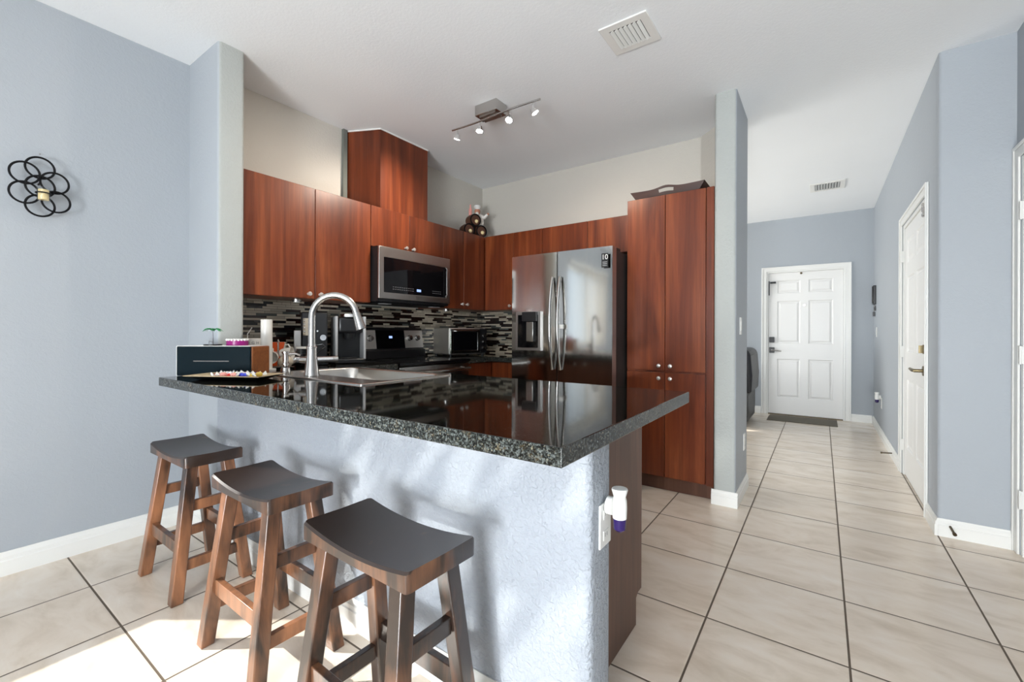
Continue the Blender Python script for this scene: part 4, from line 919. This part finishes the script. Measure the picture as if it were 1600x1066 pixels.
plate('white light switch below the key holder near the front door', FX(0.54), 6.80, 1.16, -1, 'switch', 'light_switch')
plate('steel grey outlet plate on the backsplash left of the refrigerator', FY(3.8015), -2.52, 1.10, -1, 'outlet')
def freshener(x, y, z, sgn, label):
    t = thing('air_freshener', label, 'air freshener', (x, y, z)); c = x + sgn * 0.042
    B().cyl((x + sgn * 0.0085, y, z), (x + sgn * 0.024, y, z), 0.024, None, 24).build('plug', M['white'], t)
    B().lathe([(0, -0.028), (0.0185, -0.028), (0.0195, 0.0), (0.0185, 0.02), (0.016, 0.029), (0.0215, 0.047), (0.0205, 0.051), (0.011, 0.053), (0, 0.049)], (c, y, z), 28).build('housing', M['white'], t)
    B().lathe([(0, -0.064), (0.010, -0.063), (0.016, -0.057), (0.018, -0.0285), (0, -0.0285)], (c, y, z), 28).build('oil_bottle', M['purple'], t)
freshener(-0.483, 1.128, 0.672, 1, 'white plug-in air freshener with purple oil on the bar wall outlet')
freshener(0.54, 6.257, 0.445, -1, 'small white plug-in air freshener with purple oil on the hall outlet')
# key holder
t = thing('key_holder', 'narrow black key holder panel on the hall wall beside the front door', 'key holder', (0.539, 6.98, 1.5))
B().box(0.512, 0.5392, 6.90, 7.07, 1.50, 1.73).box(0.502, 0.5115, 6.92, 6.96, 1.51, 1.72).build('panel', M['black'], t, bevel=0.004)
t2_ = thing('key_bunch', 'small bunch of dark keys hanging under the black key holder', 'keys', (0.53, 6.98, 1.40))
B().tube([(0.525, 6.93 + 0.015 * math.cos(a), 1.475 + 0.015 * math.sin(a)) for a in [k * PI / 6 for k in range(12)]], 0.003, 6, True).tube([(0.525, 6.99 + 0.018 * math.cos(a), 1.43 + 0.018 * math.sin(a)) for a in [k * PI / 6 for k in range(12)]], 0.003, 6, True).build('key_ring', M['nickel'], t2_)
B().box(0.515, 0.5385, 6.99, 7.03, 1.355, 1.41).box(0.52, 0.5385, 6.92, 6.94, 1.42, 1.46).box(0.52, 0.5385, 6.955, 6.975, 1.44, 1.485).build('keys', M['black'], t2_)

# puck lights under cabinets
for x, y, lab in ((-2.93, 1.60, 'round metal puck light under the left wall cabinet'), (-2.93, 3.06, 'round metal puck light under the corner wall cabinet')):
    t = thing('puck_light', lab, 'cabinet light', (x, y, 1.355)); B().cyl((x, y, 1.3595), (x, y, 1.343), 0.032, 0.030, 24).build('housing', M['nickel'], t); B().cyl((x, y, 1.3428), (x, y, 1.340), 0.022, None, 24).build('lens', M['white'], t)

# serving tray on the pantry
t = thing('serving_tray', 'dark wooden serving tray with handle holes on top of the pantry cabinet', 'tray', (-0.93, 3.35, 2.134))
b = B(); X0, X1, Y0, Y1 = -1.145, -0.70, 3.24, 3.52; fl_ = 0.05; zb, zt = 2.1345, 2.195
b.box(X0, X1, Y0, Y1, zb, zb + 0.008).build('base', M['tray_wood'], t)
n = 28
for sy, Yb in ((-1, Y0), (1, Y1)):
    b = B(); cols_ = []
    for k in range(n + 1):
        u = k / n; xb = X0 + (X1 - X0) * u; xt = X0 - 0.04 + (X1 - X0 + 0.08) * u
        zz = zt - 0.006 * math.sin(PI * u) + 0.020 * math.exp(-((u - 0.5) / 0.13) ** 2)
        P = lambda f, d: (xb + (xt - xb) * f, Yb + sy * (0.018 * f + d), zb + (zz - zb) * f)
        hole = 0.43 <= u <= 0.57
        cols_.append([[b.bm.verts.new(P(f, d)) for f in (0, 0.45, 0.80, 1.0)] for d in (0, sy * 0.008)])
    for k in range(n):
        A, Cc = cols_[k], cols_[k + 1]; um = (k + 0.5) / n
        for s_ in (0, 1):
            for j in range(3):
                if j == 1 and 0.40 < um < 0.60: continue
                b.bm.faces.new([A[s_][j], Cc[s_][j], Cc[s_][j + 1], A[s_][j + 1]])
        b.bm.faces.new([A[0][3], Cc[0][3], Cc[1][3], A[1][3]]); b.bm.faces.new([A[0][0], Cc[0][0], Cc[1][0], A[1][0]])
        if 0.40 < um < 0.60:
            for j in (1, 2): b.bm.faces.new([A[0][j], Cc[0][j], Cc[1][j], A[1][j]])
    for A in (cols_[0], cols_[-1]):
        for j in range(3): b.bm.faces.new([A[0][j], A[1][j], A[1][j + 1], A[0][j + 1]])
    b.build('side_wall', M['tray_wood'], t)
for Xb, s_ in ((X0, -1), (X1, 1)):
    b = B(); v = [b.bm.verts.new(p) for p in ((Xb, Y0, zb), (Xb, Y1, zb), (Xb + s_ * 0.04, Y1 + 0.018, zt), (Xb + s_ * 0.04, Y0 - 0.018, zt), (Xb - s_ * 0.008, Y0, zb), (Xb - s_ * 0.008, Y1, zb), (Xb + s_ * 0.032, Y1 + 0.018, zt), (Xb + s_ * 0.032, Y0 - 0.018, zt))]
    for f in ((0, 1, 2, 3), (7, 6, 5, 4), (0, 4, 5, 1), (1, 5, 6, 2), (2, 6, 7, 3), (3, 7, 4, 0)): b.bm.faces.new([v[i] for i in f])
    b.build('end_wall', M['tray_wood'], t)

# chef figurine with barrels on the corner cabinet
t = thing('chef_figurine', 'small chef figurine leaning over three barrel ends in the cabinet corner', 'figurine', (-2.92, 3.40, 2.1015)); mw = Matrix.Translation((-2.90, 3.42, 2.1015)) @ Matrix.Rotation(R(-20), 4, 'Z')
def Lw(b): b.bm.transform(mw); return b
for (yy, zz) in ((-0.075, 0.066), (0.065, 0.066), (-0.005, 0.172)):
    o = Lw(B().lathe([(0, 0.0), (0.052, 0.0), (0.062, 0.004), (0.066, 0.05), (0.062, 0.10), (0, 0.10)], (-0.05, yy, zz), 24, 0, (1, 0, 0))).build('barrel', M['barrel'], t)
    Lw(B().lathe([(0.05, 0), (0.062, 0), (0.062, 0.008), (0.05, 0.008), (0.05, 0)], (0.048, yy, zz), 24, 0, (1, 0, 0))).build('hoop', M['black_matte'], o)
    Lw(B().lathe([(0, 0), (0.02, 0), (0.014, 0.012), (0, 0.02)], (0.052, yy + 0.012, zz - 0.012), 14, 0, (1, 0, 0))).build('label_knob', M['wax'], o)
body = Lw(B().ball((-0.03, 0.085, 0.185), 0.06, (0.8, 0.9, 1.25)).tube([(-0.03, 0.085, 0.24), (0.02, 0.12, 0.22), (0.045, 0.14, 0.25)], [0.028, 0.02, 0.014], 12).tube([(-0.03, 0.06, 0.24), (0.02, 0.03, 0.25)], [0.026, 0.016], 12)).build('chef_coat', M['white_china'], t)
hd = Lw(B().ball((-0.015, 0.055, 0.282), 0.032, (1, 0.95, 1.05)).ball((0.018, 0.055, 0.28), 0.008).ball((0.047, 0.145, 0.255), 0.012)).build('head', M['skin'], t)
Lw(B().ball((-0.015, 0.055, 0.33), 0.03, (1.1, 1.2, 0.65)).cyl((-0.015, 0.055, 0.30), (-0.015, 0.055, 0.325), 0.027, 0.028)).build('chef_hat', M['white'], t)
Lw(B().tube([(-0.01, -0.03, 0.225), (-0.01, -0.03, 0.29), (-0.01, -0.03, 0.305), (-0.01, -0.03, 0.335)], [0.017, 0.017, 0.008, 0.008], 12)).build('bottle', M['pink_wrap'], t)

# recliner chair in the living room, its back to the hall
t = thing('recliner', 'black leather recliner chair left of the front door', 'armchair', (-1.15, 6.4, 0))
B().box(-1.55, -0.74, 6.02, 6.80, 0.04, 0.40).build('base', M['leather'], t, bevel=0.03, seg=3)
B().box(-1.60, -0.95, 6.14, 6.68, 0.401, 0.52).build('seat', M['leather'], t, bevel=0.04, seg=3)
for y0, y1 in ((5.98, 6.14), (6.68, 6.85)): B().box(-1.55, -0.74, y0, y1, 0.10, 0.64).build('arm', M['leather'], t, bevel=0.05, seg=4)
b = B(); b.extr([(-0.98, 0.42), (-0.70, 0.40), (-0.69, 0.62), (-0.71, 0.90), (-0.76, 0.95), (-0.88, 0.95), (-0.94, 0.88)], lambda u, v, d: (u, d, v), 6.04, 6.80); b.build('backrest', M['leather'], t, bevel=0.035, seg=3)
tag(B().prism(rr(-0.59, 0.165, 6.66, 7.12, 0.01), 0.0008, 0.008).build('door_mat', M['mat']), 'taupe door mat lying in front of the front door', 'door mat')

# spring door stops on baseboards
t = thing('door_stop', 'small brass door stop on the baseboard of the narrow right wall', 'door stop', (0.585, 3.41, 0.06))
B().cyl((0.590, 3.417, 0.062), (0.594, 3.35, 0.050), 0.006, 0.006, 12).cyl((0.594, 3.35, 0.050), (0.595, 3.338, 0.048), 0.009, None, 12).build('stop', M['bronze'], t)
t = thing('door_stop', 'small dark door stop on the hall baseboard before the closet door', 'door stop', (0.53, 5.25, 0.05))
B().cyl((0.5275, 5.25, 0.055), (0.455, 5.24, 0.05), 0.005, 0.005, 12).cyl((0.455, 5.24, 0.05), (0.443, 5.24, 0.05), 0.008, None, 12).build('stop', M['bronze'], t)

# unseen palm shrub, added so its fronds break the spot into dapples
t = thing('dapple_palm', 'unseen palm shrub added outside the rear door to dapple the light', 'palm', (0.05, -5, -0.13))
B().tube([(0.05, -5.0, -0.13), (0.06, -5.0, 0.5), (0.04, -5.0, 1.0)], [0.03, 0.025, 0.02], 10).build('trunk', M['barrel'], t)
b = B(); rnd = random.Random(5)
for k in range(150):
    x = 0.05 + rnd.uniform(-0.36, 0.36); z = 1.22 + rnd.uniform(-0.24, 0.26); y = -5.0 + rnd.uniform(-0.25, 0.25); a = R(48 + rnd.uniform(-16, 16)); l = rnd.uniform(0.05, 0.11); wd = rnd.uniform(0.010, 0.02)
    ca, sa = math.cos(a), math.sin(a)
    b.face([(x - ca * l, y, z - sa * l), (x + sa * wd, y + 0.01, z - ca * wd), (x + ca * l, y, z + sa * l), (x - sa * wd, y + 0.01, z + ca * wd)])
b.build('fronds', M['green'], t)
